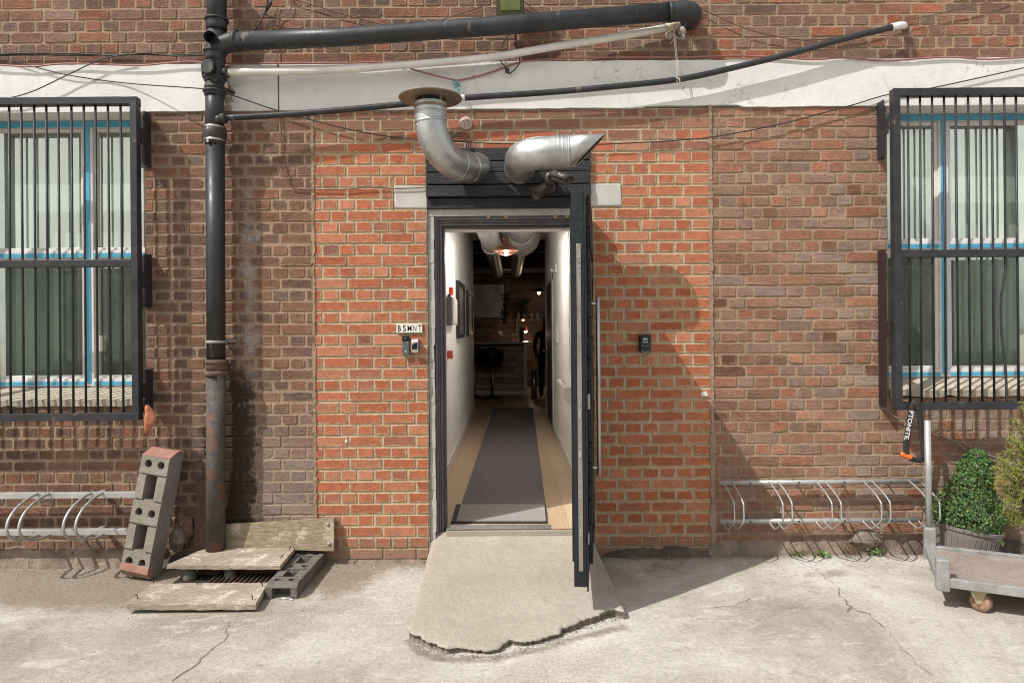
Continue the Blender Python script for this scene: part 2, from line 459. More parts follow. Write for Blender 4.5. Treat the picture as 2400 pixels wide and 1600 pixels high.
m_galv_pole = mat('galvanised_tube', (0.36, 0.365, 0.36), (0.50, 0.50, 0.49), 9, 0.5, metal=0.55, c3=(0.27, 0.25, 0.22), s3=14, t3=0.62)
m_zinc = mat('weathered_zinc', (0.22, 0.22, 0.215), (0.38, 0.38, 0.37), 14, 0.6, metal=0.35, bump=0.002, bscale=50, c3=(0.22, 0.20, 0.17), s3=18, t3=0.64)
m_cowl = mat('tan_cowl_metal', (0.20, 0.155, 0.115), (0.30, 0.235, 0.175), 6, 0.5, metal=0.5, c3=(0.15, 0.10, 0.07), s3=8, t3=0.63)
m_mesh = mat('guard_mesh', (0.05, 0.042, 0.036), None, 20, 0.6, metal=0.5)
m_pipe = mat('black_plastic_pipe', (0.014, 0.016, 0.019), (0.036, 0.039, 0.043), 7, 0.46, bump=0.0006, bscale=30, stretch=(1, 1, 0.4), c3=(0.115, 0.11, 0.10), s3=10, t3=0.60)
m_ring = mat('rubber_seal', (0.022, 0.020, 0.019), (0.045, 0.042, 0.04), 20, 0.6)
m_iron = mat('old_iron_pipe', (0.045, 0.040, 0.037), (0.10, 0.088, 0.078), 9, 0.7, bump=0.008, bscale=24, c3=(0.13, 0.065, 0.04), s3=7, t3=0.52)
m_rust = mat('rusty_iron', (0.075, 0.048, 0.036), (0.14, 0.085, 0.06), 14, 0.85, bump=0.004, bscale=60)
m_wpipe = mat('white_plastic_pipe', (0.56, 0.53, 0.48), (0.72, 0.70, 0.65), 5, 0.42, c3=(0.33, 0.27, 0.2), s3=13, t3=0.66)
m_white = mat('white_plastic', (0.62, 0.61, 0.58), (0.72, 0.71, 0.68), 10, 0.4)
m_grille = mat('black_painted_steel', (0.020, 0.021, 0.025), (0.042, 0.042, 0.046), 8, 0.48, metal=0.2, bump=0.0015, bscale=60, c3=(0.11, 0.085, 0.075), s3=11, t3=0.61)
m_maroon = mat('rusting_steel_angle', (0.018, 0.010, 0.010), (0.038, 0.019, 0.018), 14, 0.6, c3=(0.22, 0.2, 0.19), s3=30, t3=0.67)
m_upvc = mat('white_window_frame', (0.58, 0.57, 0.55), (0.70, 0.69, 0.67), 6, 0.4, c3=(0.36, 0.30, 0.27), s3=22, t3=0.66)
m_blue = mat('blue_trim', (0.06, 0.31, 0.48), (0.11, 0.42, 0.60), 5, 0.4, c3=(0.35, 0.45, 0.5), s3=28, t3=0.68)
m_sill = mat('stone_sill', (0.34, 0.29, 0.22), (0.48, 0.43, 0.35), 14, 0.9, bump=0.012, bscale=26, c3=(0.16, 0.14, 0.08), s3=10, t3=0.62)
m_curtain = mat('net_curtain', (0.76, 0.83, 0.78), (0.84, 0.90, 0.85), 4, 0.95, stretch=(3, 1, 0.3))
m_painted_dark_reflection = mat('painted_dark_sheet', (0.055, 0.070, 0.062), (0.10, 0.12, 0.11), 4, 0.95, stretch=(3, 1, 0.2))  # dark colour stands in for what the lower panes reflect
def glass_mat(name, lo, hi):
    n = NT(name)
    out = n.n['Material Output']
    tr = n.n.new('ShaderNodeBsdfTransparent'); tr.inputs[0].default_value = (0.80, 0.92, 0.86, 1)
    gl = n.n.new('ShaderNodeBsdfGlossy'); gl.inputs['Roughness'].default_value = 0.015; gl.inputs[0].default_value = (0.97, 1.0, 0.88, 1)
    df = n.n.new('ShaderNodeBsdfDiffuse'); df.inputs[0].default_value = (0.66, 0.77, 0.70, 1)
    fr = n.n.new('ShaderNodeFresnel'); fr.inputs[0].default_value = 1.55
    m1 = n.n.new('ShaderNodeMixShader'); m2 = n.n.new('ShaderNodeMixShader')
    dust = n.ramp(n.noise(5, 7, 0.7), [(0.35, lo), (0.7, hi)])  # dust plus painted haze in place of reflected sky
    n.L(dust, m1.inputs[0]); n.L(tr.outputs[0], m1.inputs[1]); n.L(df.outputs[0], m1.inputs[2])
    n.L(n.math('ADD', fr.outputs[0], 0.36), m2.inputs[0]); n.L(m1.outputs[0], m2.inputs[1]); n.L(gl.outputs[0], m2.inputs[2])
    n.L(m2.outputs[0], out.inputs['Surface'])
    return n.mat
m_glass = glass_mat('window_glass', 0.12, 0.22)
m_glass_painted_sky = glass_mat('painted_sky_haze_glass', 0.34, 0.48)  # upper panes: stronger diffuse haze paints in the bright sky reflection
def wood(name, a, b, scale=6, stretch=(1, 8, 8), rough=0.8, bump=0.008, c3=None, t3=0.62):
    n = NT(name)
    f = n.noise(scale, 8, 0.7, stretch, 0.4)
    g = n.noise(scale * 0.7, 5)
    base = n.mix(0.5, n.ramp(f, [(0.3, a), (0.7, b)]), n.ramp(g, [(0.3, a), (0.7, b)]))
    base = n.mix(0.85, base, n.ramp(n.noise(scale * 4, 6, 0.7, stretch), [(0.35, 0.5), (0.6, 1.12)]), 'MULTIPLY')
    if c3: base = n.mix(n.ramp(n.noise(scale * 1.6, 8, 0.75), [(t3, 0.0), (t3 + 0.07, 0.85)]), base, c3)
    return n.set(base, rough, 0, n.bump(f, bump), 0.25)
m_plank = wood('bleached_plank', (0.24, 0.19, 0.145), (0.50, 0.425, 0.345), c3=(0.62, 0.56, 0.485), t3=0.56)
m_plank_green = wood('weathered_plank', (0.18, 0.14, 0.09), (0.42, 0.345, 0.24), c3=(0.50, 0.43, 0.325), t3=0.55)
m_post = wood('brown_timber', (0.06, 0.038, 0.025), (0.16, 0.10, 0.065), stretch=(8, 8, 1))
m_deck = wood('plywood_deck', (0.205, 0.165, 0.14), (0.36, 0.305, 0.265), 7, (1, 7, 7), bump=0.002, c3=(0.33, 0.13, 0.085), t3=0.70)
def laminate():
    n = NT('wood_laminate')
    b = n.n.new('ShaderNodeTexBrick'); b.inputs['Scale'].default_value = 1.0; b.inputs['Brick Width'].default_value = 1.3; b.inputs['Row Height'].default_value = 0.19
    b.inputs['Mortar Size'].default_value = 0.0018; b.inputs['Color1'].default_value = (0.47, 0.335, 0.22, 1); b.inputs['Color2'].default_value = (0.57, 0.425, 0.295, 1); b.inputs['Mortar'].default_value = (0.22, 0.15, 0.10, 1)
    x = n.xyz(); c = n.n.new('ShaderNodeCombineXYZ'); n.L(x[1], c.inputs[0]); n.L(x[0], c.inputs[1]); n.L(c.outputs[0], b.inputs['Vector'])
    return n.set(n.mix(0.55, b.outputs['Color'], n.ramp(n.noise(4, 7, 0.65, (14, 0.9, 1)), [(0.3, 0.72), (0.7, 1.15)]), 'MULTIPLY'), 0.34, 0, None, 0.4)
m_laminate = laminate()
m_cement = mat('grey_block', (0.175, 0.152, 0.125), (0.255, 0.226, 0.188), 9, 0.95, bump=0.007, bscale=45, c3=(0.17, 0.155, 0.135), s3=16, t3=0.66)
m_cement_dark = mat('eroded_grey_block', (0.10, 0.09, 0.078), (0.18, 0.165, 0.14), 12, 0.95, bump=0.014, bscale=30, c3=(0.2, 0.17, 0.13), s3=18, t3=0.66)
m_terra = mat('terracotta_paint', (0.235, 0.115, 0.085), (0.37, 0.20, 0.155), 9, 0.85, bump=0.003, bscale=60, c3=(0.24, 0.13, 0.1), s3=15, t3=0.62)
m_soil_pit_shade = mat('black_soil_and_pit_shade', (0.012, 0.009, 0.007), (0.05, 0.038, 0.028), 20, 0.98, bump=0.02, bscale=30)
m_nail = mat('rusty_nail', (0.05, 0.03, 0.022), None, 30, 0.7, metal=0.4)
m_screw = mat('bright_screw', (0.6, 0.58, 0.55), None, 30, 0.3, metal=1.0)
m_cam = mat('dusty_camera_housing', (0.045, 0.038, 0.037), (0.085, 0.074, 0.07), 12, 0.38)
m_black = mat('black_plastic', (0.012, 0.012, 0.015), (0.024, 0.024, 0.028), 14, 0.4)
m_slate = mat('slate_plastic', (0.075, 0.09, 0.10), (0.10, 0.12, 0.13), 14, 0.35)
m_silver = mat('silver_plastic', (0.42, 0.41, 0.40), (0.52, 0.51, 0.49), 12, 0.35, metal=0.3)
m_lensglass = mat('dark_glass', (0.012, 0.015, 0.016), None, 6, 0.12, spec=0.6)
m_teal_digit = mat('pale_teal_dials', (0.30, 0.40, 0.38), None, 30, 0.5)
m_sign = mat('ivory_sign', (0.68, 0.65, 0.58), (0.74, 0.71, 0.64), 8, 0.5)
m_ink = mat('black_ink', (0.010, 0.010, 0.010), None, 8, 0.6)
m_plaster = mat('pinkish_plaster', (0.42, 0.30, 0.27), (0.52, 0.39, 0.36), 12, 0.9, bump=0.004, bscale=60)
m_olive = mat('olive_diffuser', (0.105, 0.125, 0.035), (0.16, 0.18, 0.055), 30, 0.3, bump=0.004, bscale=200)
m_wire = mat('black_cable', (0.016, 0.014, 0.014), (0.03, 0.026, 0.025), 12, 0.5)
m_wire_brown = mat('brown_cable', (0.10, 0.055, 0.040), (0.16, 0.09, 0.065), 12, 0.5)
m_wire_red = mat('dusty_red_cable', (0.26, 0.105, 0.095), (0.36, 0.17, 0.15), 9, 0.45)
m_wire_grey = mat('grey_cable', (0.20, 0.18, 0.16), (0.3, 0.27, 0.24), 9, 0.5)
m_teal = mat('teal_twine', (0.10, 0.27, 0.28), (0.18, 0.37, 0.37), 30, 0.85)
m_string = mat('white_string', (0.50, 0.45, 0.40), (0.62, 0.56, 0.5), 30, 0.9)
m_sleeve = mat('black_fabric_sleeve', (0.014, 0.013, 0.013), (0.032, 0.030, 0.030), 40, 0.8, bump=0.004, bscale=70)
m_orange = mat('orange_plastic', (0.62, 0.13, 0.02), (0.72, 0.19, 0.04), 14, 0.45)
m_letter = mat('grey_lettering', (0.50, 0.50, 0.50), None, 14, 0.6)
m_rag = mat('orange_rag', (0.38, 0.11, 0.05), (0.52, 0.25, 0.15), 9, 0.9, bump=0.01, bscale=30, c3=(0.66, 0.60, 0.55), s3=11, t3=0.60)
m_pot = mat('grey_brown_pot', (0.150, 0.128, 0.120), (0.20, 0.172, 0.162), 6, 0.5, c3=(0.34, 0.31, 0.29), s3=18, t3=0.68)
m_tyre = mat('orange_rubber_tyre', (0.22, 0.125, 0.085), (0.33, 0.19, 0.13), 14, 0.75)
m_rim = mat('cream_wheel', (0.38, 0.31, 0.20), (0.48, 0.40, 0.28), 14, 0.6)
m_caster = mat('yellowed_zinc', (0.36, 0.30, 0.16), (0.46, 0.40, 0.26), 14, 0.5, metal=0.4)
def leaf_mat(name):
    n = NT(name)
    at = n.n.new('ShaderNodeAttribute'); at.attribute_name = 'Col'
    n.b.inputs['Subsurface Weight'].default_value = 0.0
    n.b.inputs['Transmission Weight'].default_value = 0.0
    return n.set(n.mix(0.5, at.outputs['Color'], n.ramp(n.noise(60, 3), [(0.3, 0.75), (0.7, 1.25)]), 'MULTIPLY'), 0.42, 0, None, 0.4)
m_leaf = leaf_mat('leaf')
# interior
m_wall_in = mat('white_wall_paint', (0.84, 0.825, 0.79), (0.88, 0.865, 0.83), 1.5, 0.6, bump=0.001, bscale=80)
m_ceil = mat('off_white_ceiling', (0.78, 0.76, 0.72), None, 3, 0.8)
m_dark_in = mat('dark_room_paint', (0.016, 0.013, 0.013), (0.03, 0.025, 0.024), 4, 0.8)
m_runner = mat('charcoal_carpet', (0.11, 0.102, 0.112), (0.18, 0.168, 0.18), 30, 0.97, bump=0.004, bscale=220, c3=(0.10, 0.09, 0.092), s3=5, t3=0.62)
m_mat = mat('grey_ribbed_mat', (0.20, 0.19, 0.18), (0.46, 0.44, 0.41), 160, 0.95, bump=0.01, bscale=160)
m_mat_edge = mat('black_rubber_edge', (0.030, 0.028, 0.028), None, 20, 0.7)
m_grey_door = mat('grey_door_paint', (0.060, 0.060, 0.062), (0.075, 0.075, 0.077), 4, 0.5)
m_gunmetal = mat('grey_box', (0.12, 0.115, 0.125), None, 8, 0.5)
m_redp = mat('red_plastic', (0.52, 0.035, 0.02), (0.6, 0.06, 0.035), 8, 0.4)
m_redsign = mat('red_notice', (0.52, 0.09, 0.06), None, 8, 0.5)
m_picture = mat('dim_print', (0.10, 0.085, 0.08), (0.22, 0.19, 0.175), 3, 0.35)
m_mirror = mat('pale_print', (0.45, 0.43, 0.42), (0.6, 0.58, 0.56), 3, 0.4)
m_copper = mat('copper_shade', (0.22, 0.09, 0.06), (0.34, 0.16, 0.11), 8, 0.38, metal=0.8)
m_foil = mat('duct_foil', (0.62, 0.61, 0.58), (0.76, 0.75, 0.72), 10, 0.45, metal=0.15)
m_spiral = mat('spiral_duct_metal', (0.40, 0.39, 0.38), (0.52, 0.51, 0.49), 10, 0.38, metal=0.75)
def clad(name, cols):
    n = NT(name)
    b = n.n.new('ShaderNodeTexBrick'); b.inputs['Scale'].default_value = 1.0; b.inputs['Brick Width'].default_value = 0.9; b.inputs['Row Height'].default_value = 0.11
    b.inputs['Mortar Size'].default_value = 0.004; b.inputs['Color1'].default_value = (*cols[0], 1); b.inputs['Color2'].default_value = (*cols[1], 1); b.inputs['Mortar'].default_value = (0.005, 0.004, 0.004, 1)
    x = n.xyz(); c = n.n.new('ShaderNodeCombineXYZ'); n.L(x[0], c.inputs[0]); n.L(x[2], c.inputs[1]); n.L(c.outputs[0], b.inputs['Vector'])
    return n.set(n.mix(0.8, b.outputs['Color'], n.ramp(n.noise(5, 6, 0.7, (1, 1, 9)), [(0.3, 0.45), (0.7, 1.4)]), 'MULTIPLY'), 0.6, 0, None, 0.3)
m_clad = clad('reclaimed_cladding', ((0.19, 0.115, 0.08), (0.085, 0.06, 0.048)))
m_clad2 = clad('counter_cladding', ((0.50, 0.40, 0.33), (0.26, 0.20, 0.165)))
m_hood = mat('hood_steel', (0.14, 0.13, 0.13), (0.24, 0.23, 0.22), 6, 0.4, metal=0.7, stretch=(1, 1, 0.2))
m_jar = mat('jar_glass', (0.20, 0.17, 0.14), (0.3, 0.26, 0.22), 12, 0.2)
m_cloth = mat('black_clothing', (0.008, 0.007, 0.008), (0.016, 0.014, 0.015), 12, 0.9)
m_skin = mat('skin', (0.30, 0.17, 0.12), None, 12, 0.6)
m_stool = mat('black_leatherette', (0.010, 0.009, 0.009), (0.02, 0.018, 0.018), 8, 0.45)
def emit(name, c, s):
    n = NT(name); n.b.inputs['Emission Color'].default_value = (*c, 1); n.b.inputs['Emission Strength'].default_value = s
    return n.set((0.8, 0.7, 0.5), 0.4)
m_bulb = emit('lit_bulb', (1.0, 0.62, 0.30), 14)

# ================================================================== ground
def gz(x, d):
    """height of the yard at x, d metres in front of the wall"""
    z = 0.012 * math.tanh(x * 0.8) + 0.03 * math.exp(-max(d, 0) / 0.25) * (1 if x > 0.6 else 0.15)
    if abs(x) < 6 and d < 6:
        z += 0.010 * noise.noise(Vector((x * 0.9, d * 0.9, 3))) + 0.004 * noise.noise(Vector((x * 4, d * 4, 9)))
    return z

def bump1(v, c, w):
    return math.exp(-((v - c) / w) ** 2)

def spaced(lo, hi, step, far):
    a = [lo + (hi - lo) * i / round((hi - lo) / step) for i in range(round((hi - lo) / step) + 1)]
    out, s = [], step
    v = hi
    while v < far:
        s *= 1.6; v += s; out.append(v)
    neg, s, v = [], step, lo
    while v > -far:
        s *= 1.6; v -= s; neg.append(v)
    return neg[::-1] + a + out
LIPL = [(-.52, 1.13), (-.44, 1.27), (-.30, 1.33), (-.10, 1.34), (0, 1.29), (.15, 1.24), (.30, 1.15), (.42, 1.10), (.56, 1.02)]
def lipdirt(x, d):
    if not -.8 < x < .8 or d > 1.7: return 0
    best = 9
    for (a, b), (c, e) in zip(LIPL, LIPL[1:]):
        t = max(0, min(1, ((x - a) * (c - a) + (d - b) * (e - b)) / ((c - a) ** 2 + (e - b) ** 2)))
        best = min(best, math.hypot(x - a - t * (c - a), d - b - t * (e - b)))
    return math.exp(-(best / .055) ** 2)
gxs = spaced(-4.6, 4.6, 0.04, 70)
gds = [d for d in spaced(-0.2, 3.6, 0.04, 70) if d >= -0.21]
g = MB()
vs, cs, fs = [], [], []
nx = len(gxs)
for d in gds:
    for x in gxs:
        z = gz(x, d)
        # dirt: along the foot of the wall, the corner by the drain, damp spots on the right
        m = 0.85 * math.exp(-max(d - 0.02, 0) / 0.14) + 0.95 * bump1(x, -2.3, 1.05) * bump1(d, 0.30, 0.50)
        m += 0.75 * bump1(x, -3.7, 1.0) * bump1(d, 0.25, 0.45) + 0.5 * bump1(x, -1.05, 0.2) * bump1(d, 0.3, 0.4)
        m += 0.42 * bump1(x, 1.45, 0.5) * bump1(d, 0.72, 0.22) + 0.35 * bump1(x, 1.85, 0.3) * bump1(d, 1.05, 0.2) + 0.5 * bump1(x, 1.95, 0.28) * bump1(d, 0.34, 0.10)
        m += 0.35 * bump1(x, 2.6, 0.5) * bump1(d, 0.8, 0.35)
        w = 0.75 * math.exp(-max(d, 0) / 0.07) * (1 if x > 0.5 else 0.45) + 0.55 * bump1(x, -1.75, 0.42) * bump1(d, 0.25, 0.32) + 0.5 * bump1(x, 0.95, 0.35) * bump1(d, 0.25, 0.3)
        m += .75 * lipdirt(x, d)
        vs.append((x, -d, z)); cs.append((min(m, 1), min(w + .35 * lipdirt(x, d) ** 2, 1), 0, 1))
for j in range(len(gds) - 1):
    for i in range(nx - 1):
        fs.append((j * nx + i, j * nx + i + 1, (j + 1) * nx + i + 1, (j + 1) * nx + i))
g.add(vs, fs, 0, True, cs)
ground = tag(g.build('ground', m_ground, world0=True, colors=True, fix=False), kind='structure')

def strip_crack(pts, w0, seed):
    """a crack as a thin sheet just above the yard"""
    r = random.Random(seed)
    pts = [Vector(p) for p in pts]
    path = []
    for a, b in zip(pts, pts[1:]):
        n = max(2, int((b - a).length / 0.03))
        for k in range(n):
            path.append(a + (b - a) * k / n + Vector((r.uniform(-.012, .012), r.uniform(-.012, .012), 0)))
    path.append(pts[-1])
    mb, L, Rr = MB(), [], []
    for i, p in enumerate(path):
        t = path[min(i + 1, len(path) - 1)] - path[max(i - 1, 0)]
        nrm = Vector((-t.y, t.x, 0)).normalized()
        w = w0 * r.uniform(0.25, 1.3) * (0.25 if i in (0, len(path) - 1) else 1)
        for lst, sg in ((L, 1), (Rr, -1)):
            q = p + nrm * w * sg; q.z = gz(q.x, -q.y) + 0.0025; lst.append(q)
    n = len(path)
    mb.add(L + Rr, [(i, i + 1, n + i + 1, n + i) for i in range(n - 1)])
    return tag(mb.build('ground_crack', m_crack, ground, fix=False), kind='structure')

def on_ground(px, py, z0=0.0):
    """where the sight line through a pixel meets the yard"""
    d = 1.0
    for _ in range(12):
        dx, dy = px - CX, py - CY
        y = dy + ROLL * dx
        z = gz(0 if _ == 0 else P(px, py, d).x, d) + z0
        d = DIST - (CAMZ - z) * F / y
    return P(px, py, d)
G = on_ground
strip_crack([G(1963, 1372), G(1968, 1395), G(1985, 1412), G(1996, 1425), G(2032, 1437), G(2056, 1454), G(2075, 1472)], 0.0045, 1)
strip_crack([G(1998, 1420), G(1985, 1435)], 0.007, 5)
strip_crack([G(2084, 1480), G(2112, 1520), G(2140, 1545), G(2190, 1585)], 0.0018, 2)
strip_crack([G(540, 1455), G(525, 1500), G(490, 1525), G(455, 1560), G(400, 1598)], 0.0030, 3)
strip_crack([G(1895, 1325), G(1930, 1350), G(1955, 1370)], 0.0022, 4)
strip_crack([G(1640, 1428), G(1720, 1420), G(1760, 1400)], 0.002, 6)

# ================================================================== building
BLD = thing('brick_building', (0, 0, 0), 'brown brick workshop building with orange brick around its open doorway and a white painted band', 'building')
COURSE, Z0 = 0.0755, 3.000
DX0, DX1, DZ1 = -0.561, 0.547, 2.345
RX0, RX1 = -1.324, 1.338
BZ0, BZ1 = 3.024, 3.338
WIN = [(-3.75, -2.455, 1.06, BZ0), (2.524, 3.75, 1.075, BZ0)]
TOPZ, WX = 4.25, 5.0
holes = WIN + [(DX0, DX1, -1, DZ1), (-6, 6, BZ0, BZ1), (-0.561, 0.53, DZ1, 2.74), (-0.78, DX0, 2.366, 2.517), (DX1 - 0.02, 0.74, 2.372, 2.522)]

def brown_col(x, z):
    if x > 1.3 and z < 3.1:
        pal = [((.33, .175, .12), 7), ((.37, .165, .105), 3.5), ((.30, .195, .145), 5), ((.26, .14, .098), 3), ((.42, .21, .13), .8), ((.29, .20, .165), 1.5), ((.17, .085, .055), .5), ((.35, .145, .09), 1)]
        if x > 2.1: pal += [((.33, .245, .195), 10)]
    elif z > 3.3:
        pal = [((.24, .13, .095), 5), ((.21, .12, .09), 4), ((.28, .125, .08), 3), ((.16, .105, .078), 2.0 if x < 0.4 else .6), ((.25, .16, .12), 3)]
        if x > 1.2: pal += [((.36, .13, .07), 2.2)]
    else:
        pal = [((.225, .125, .085), 6), ((.19, .11, .078), 4), ((.255, .13, .085), 3), ((.175, .115, .085), 2.5), ((.28, .125, .075), .7)]
    return pick(pal)
def red_col(x, z):
    pal = [((.385, .137, .073), 6), ((.36, .118, .062), 4), ((.42, .175, .102), 3), ((.33, .13, .08), 1)]
    if z > 2.73: pal = [((.30, .14, .095), 4), ((.45, .14, .075), 4), ((.24, .11, .08), 2), ((.40, .19, .12), 2)]
    if z > 2.95: pal = [((.23, .105, .075), 4), ((.30, .15, .10), 2)]
    if rng.random() < .008: return (.22, .095, .075)
    return pick(pal)
def pick(pal):
    t = rng.random() * sum(w for _, w in pal)
    for c, w in pal:
        t -= w
        if t <= 0: break
    k = rng.uniform(0.90, 1.11); h = rng.uniform(-.03, .03)
    return (c[0] * k * (1 + h), c[1] * k, c[2] * k * (1 - h))

def one_brick(mb, xa, xb, za, zb, c, worn, out):
    w, h = xb - xa, zb - za
    cc = lambda: min(rng.uniform(.25, 1) * worn * (2.2 if rng.random() < .12 else 1), w * .3, h * .3)
    k = [cc() for _ in range(4)]
    j = lambda: rng.uniform(-1, 1) * worn * 0.16
    ring = [(xa + k[0], za), (xb - k[1], za), (xb, za + k[1]), (xb, zb - k[2]), (xb - k[2], zb), (xa + k[3], zb), (xa, zb - k[3]), (xa, za + k[0])]
    ring = [(x + j(), z + j()) for x, z in ring]
    cx, cz = (xa + xb) / 2, (za + zb) / 2
    tx, tz = rng.uniform(-1, 1) * worn * .22, rng.uniform(-1, 1) * worn * .22
    def inset(e): return [(cx + (x - cx) * max(0.05, 1 - e / (w / 2)), cz + (z - cz) * max(0.05, 1 - e / (h / 2))) for x, z in ring]
    vs, cs = [], []
    for e, y, a in ((0, 0.014, 1), (0, 0.0035, 1), (0.0012 + worn * .35, 0.0, .9), (0.019, 0.0, 0)):
        for x, z in inset(e):
            vs.append((x, y - out + (tx * (x - cx) / w + tz * (z - cz) / h), z)); cs.append((*c, a))
    fs = [(r * 8 + q, r * 8 + (q + 1) % 8, r * 8 + 8 + (q + 1) % 8, r * 8 + 8 + q) for r in range(3) for q in range(8)] + [tuple(range(24, 32))]
    mb.add(vs, fs, 0, False, cs)

def lay(mb, x0, x1, z0, z1, colf, phase, worn, gap, swap, outv):
    ka, kb = math.floor((Z0 - z1) / COURSE) - 1, math.ceil((Z0 - z0) / COURSE) + 1
    for k in range(ka, kb + 1):
        zc = Z0 - k * COURSE
        lo, hi = zc - COURSE / 2, zc + COURSE / 2
        # split the course at hole edges that cross it so bricks butt against openings
        spans = [(x0, x1, max(lo, z0), min(hi, z1))]
        for (a, b, c, d) in holes:
            nxt = []
            for (p, q, u, v) in spans:
                if b <= p or a >= q or d <= u or c >= v: nxt.append((p, q, u, v)); continue
                if a > p: nxt.append((p, a, u, v))
                if b < q: nxt.append((b, q, u, v))
                if c > u + .012: nxt.append((max(a, p), min(b, q), u, c))
                if d < v - .012: nxt.append((max(a, p), min(b, q), d, v))
            spans = nxt
        head = k % 2 == 0
        step = 0.1125 if head else 0.225
        ph = phase + (0.05625 if head else 0)
        for (p, q, u, v) in spans:
            if v - u < .012: continue
            cuts = [p]; n = math.floor((p - ph) / step) + 1
            while ph + n * step < q:
                e = ph + n * step
                if e - cuts[-1] > .035 and q - e > .035: cuts.append(e)
                n += 1
            cuts.append(q)
            i = 0
            while i < len(cuts) - 1:
                a, b = cuts[i], cuts[i + 1]
                if head and rng.random() < swap and i + 2 < len(cuts) and cuts[i + 2] - a < .24: b = cuts[i + 2]; i += 1
                elif not head and rng.random() < swap * 1.4 and b - a > .2:
                    m = a + (b - a) * .5
                    one_brick(mb, a + gap, m - gap, u + gap, v - gap, colf(a, zc), worn, rng.uniform(-1, 1) * outv)
                    a = m
                i += 1
                gx = gap * rng.uniform(.8, 1.25)
                one_brick(mb, a + gx, b - gx, u + gap * rng.uniform(.8, 1.2), v - gap * rng.uniform(.8, 1.2), colf(a, zc), worn, rng.uniform(-1, 1) * outv)

def mortar_front(mb, x0, x1, z0, z1, y, mi):
    xs = sorted({x0, x1, *[h for q in holes for h in q[:2] if x0 < h < x1]})
    zs = sorted({z0, z1, *[h for q in holes for h in q[2:] if z0 < h < z1]})
    for a, b in zip(xs, xs[1:]):
        for c, d in zip(zs, zs[1:]):
            mx, mz = (a + b) / 2, (c + d) / 2
            if any(p < mx < q and r < mz < s for p, q, r, s in holes): continue
            mb.quad((a, y, c), (b, y, c), (b, y, d), (a, y, d), mi)

bw = MB()
lay(bw, -WX, RX0, -0.12, TOPZ, brown_col, -1.324, 0.010, 0.0052, 0.05, 0.003)
lay(bw, RX1, WX, -0.12, TOPZ, brown_col, 1.338, 0.010, 0.0046, 0.14, 0.003)
lay(bw, RX0, RX1, BZ1, TOPZ, brown_col, 0.05, 0.008, 0.0052, 0.04, 0.003)
for a, b in ((-WX, RX0), (RX1, WX)):
    mortar_front(bw, a, b, -0.2, TOPZ, 0.0052, 1)
mortar_front(bw, RX0, RX1, BZ1, TOPZ, 0.0052, 1)
for (a, b, c, d) in WIN:      # brick reveals of the window openings
    for x in (a, b):
        bw.quad((x, 0.0052, c), (x, 0.3, c), (x, 0.3, d), (x, 0.0052, d), 1)
    bw.quad((a, 0.0052, c), (b, 0.0052, c), (b, 0.3, c), (a, 0.3, c), 1)
bw.build('brick_wall', [m_brown, m_mortar_brown], BLD, colors=True, fix=False)
rw = MB()
lay(rw, RX0, RX1, -0.10, BZ0, red_col, -1.324, 0.0035, 0.0062, 0.05, 0.002)
mortar_front(rw, RX0, RX1, -0.2, BZ0, 0.0062, 1)
for x, s in ((DX0, 1), (DX1, -1)):
    rw.quad((x, 0.0062, -0.2), (x, 0.3, -0.2), (x, 0.3, DZ1), (x, 0.0062, DZ1), 1)
rw.build('brick_infill', [m_red, m_mortar_red], BLD, colors=True, fix=False)
# ragged mortar seam down either side of the infill
for x in (RX0, RX1):
    sm = MB()
    z = -0.05
    while z < BZ0:
        h = rng.uniform(.02, .06); w = rng.uniform(.006, .013) * (1.8 if (x > 0 and z < .8) else 1)
        sm.box((x - w, -0.004 - rng.uniform(0, .004), z), (x + w, 0.008, z + h), jit=.003)
        z += h * .9
    sm.build('mortar_seam', m_mortar_brown, BLD)
# rough mortar fillet along the foot of the wall
def footing(x0, x1, hgt, out, m, seed):
    N = int((x1 - x0) / .025); rows = []
    for i in range(N + 1):
        x = x0 + (x1 - x0) * i / N
        nz_ = lambda k: noise.noise(Vector((x * 5, k, seed))) + .6 * noise.noise(Vector((x * 19, k, seed + 2)))
        e = min(1, i / 3, (N - i) / 3)
        h = max(.015, hgt * (1 + .55 * nz_(1))) * (.4 + .6 * e); o_ = max(.006, out * (1 + .5 * nz_(4)))
        g0 = gz(x, o_)
        rows.append([(x, .006, g0 + h), (x, -.003 - .3 * o_ * (1 + .4 * nz_(6)), g0 + h * .82), (x, -.6 * o_, g0 + h * .42 + .01 * nz_(9)), (x, -o_, g0 - .006)])
    mb = MB(); mb.add([p for r_ in rows for p in r_], [(i * 4 + k, i * 4 + 4 + k, i * 4 + 5 + k, i * 4 + 1 + k) for i in range(N) for k in range(3)])
    mb.build('wall_footing', m, BLD, fix=False)
m_foot = mat('dirty_footing', (.14, .105, .078), (.31, .245, .185), 7, .95, bump=.02, bscale=22, c3=(.09, .07, .05), s3=9, t3=.60)
m_foot_dark = mat('damp_footing', (.06, .048, .038), (.15, .12, .095), 7, .95, bump=.02, bscale=22, c3=(.22, .19, .16), s3=11, t3=.63)
footing(-4.9, -2.30, .115, .045, m_foot, 3); footing(-2.36, -1.95, .07, .04, m_foot_dark, 8)
footing(-1.30, -.60, .022, .03, m_foot, 5); footing(.62, 1.32, .05, .05, m_foot_dark, 11); footing(1.30, 2.62, .10, .035, m_foot, 14); footing(2.58, 4.9, .09, .05, m_foot_dark, 17)
MB().lathe([(.001, .012), (.008, .010), (.010, .0), (.010, -.004)], P(812, 1034, 0), (0, -1, 0), 10).build('wall_plug', m_white, BLD)
MB().prism([P(x, y, .003) for x, y in ((1643, 920), (1654, 916), (1659, 924), (1656, 929), (1649, 927), (1645, 930))], (0, -.002, 0)).build('torn_label', m_white, BLD)
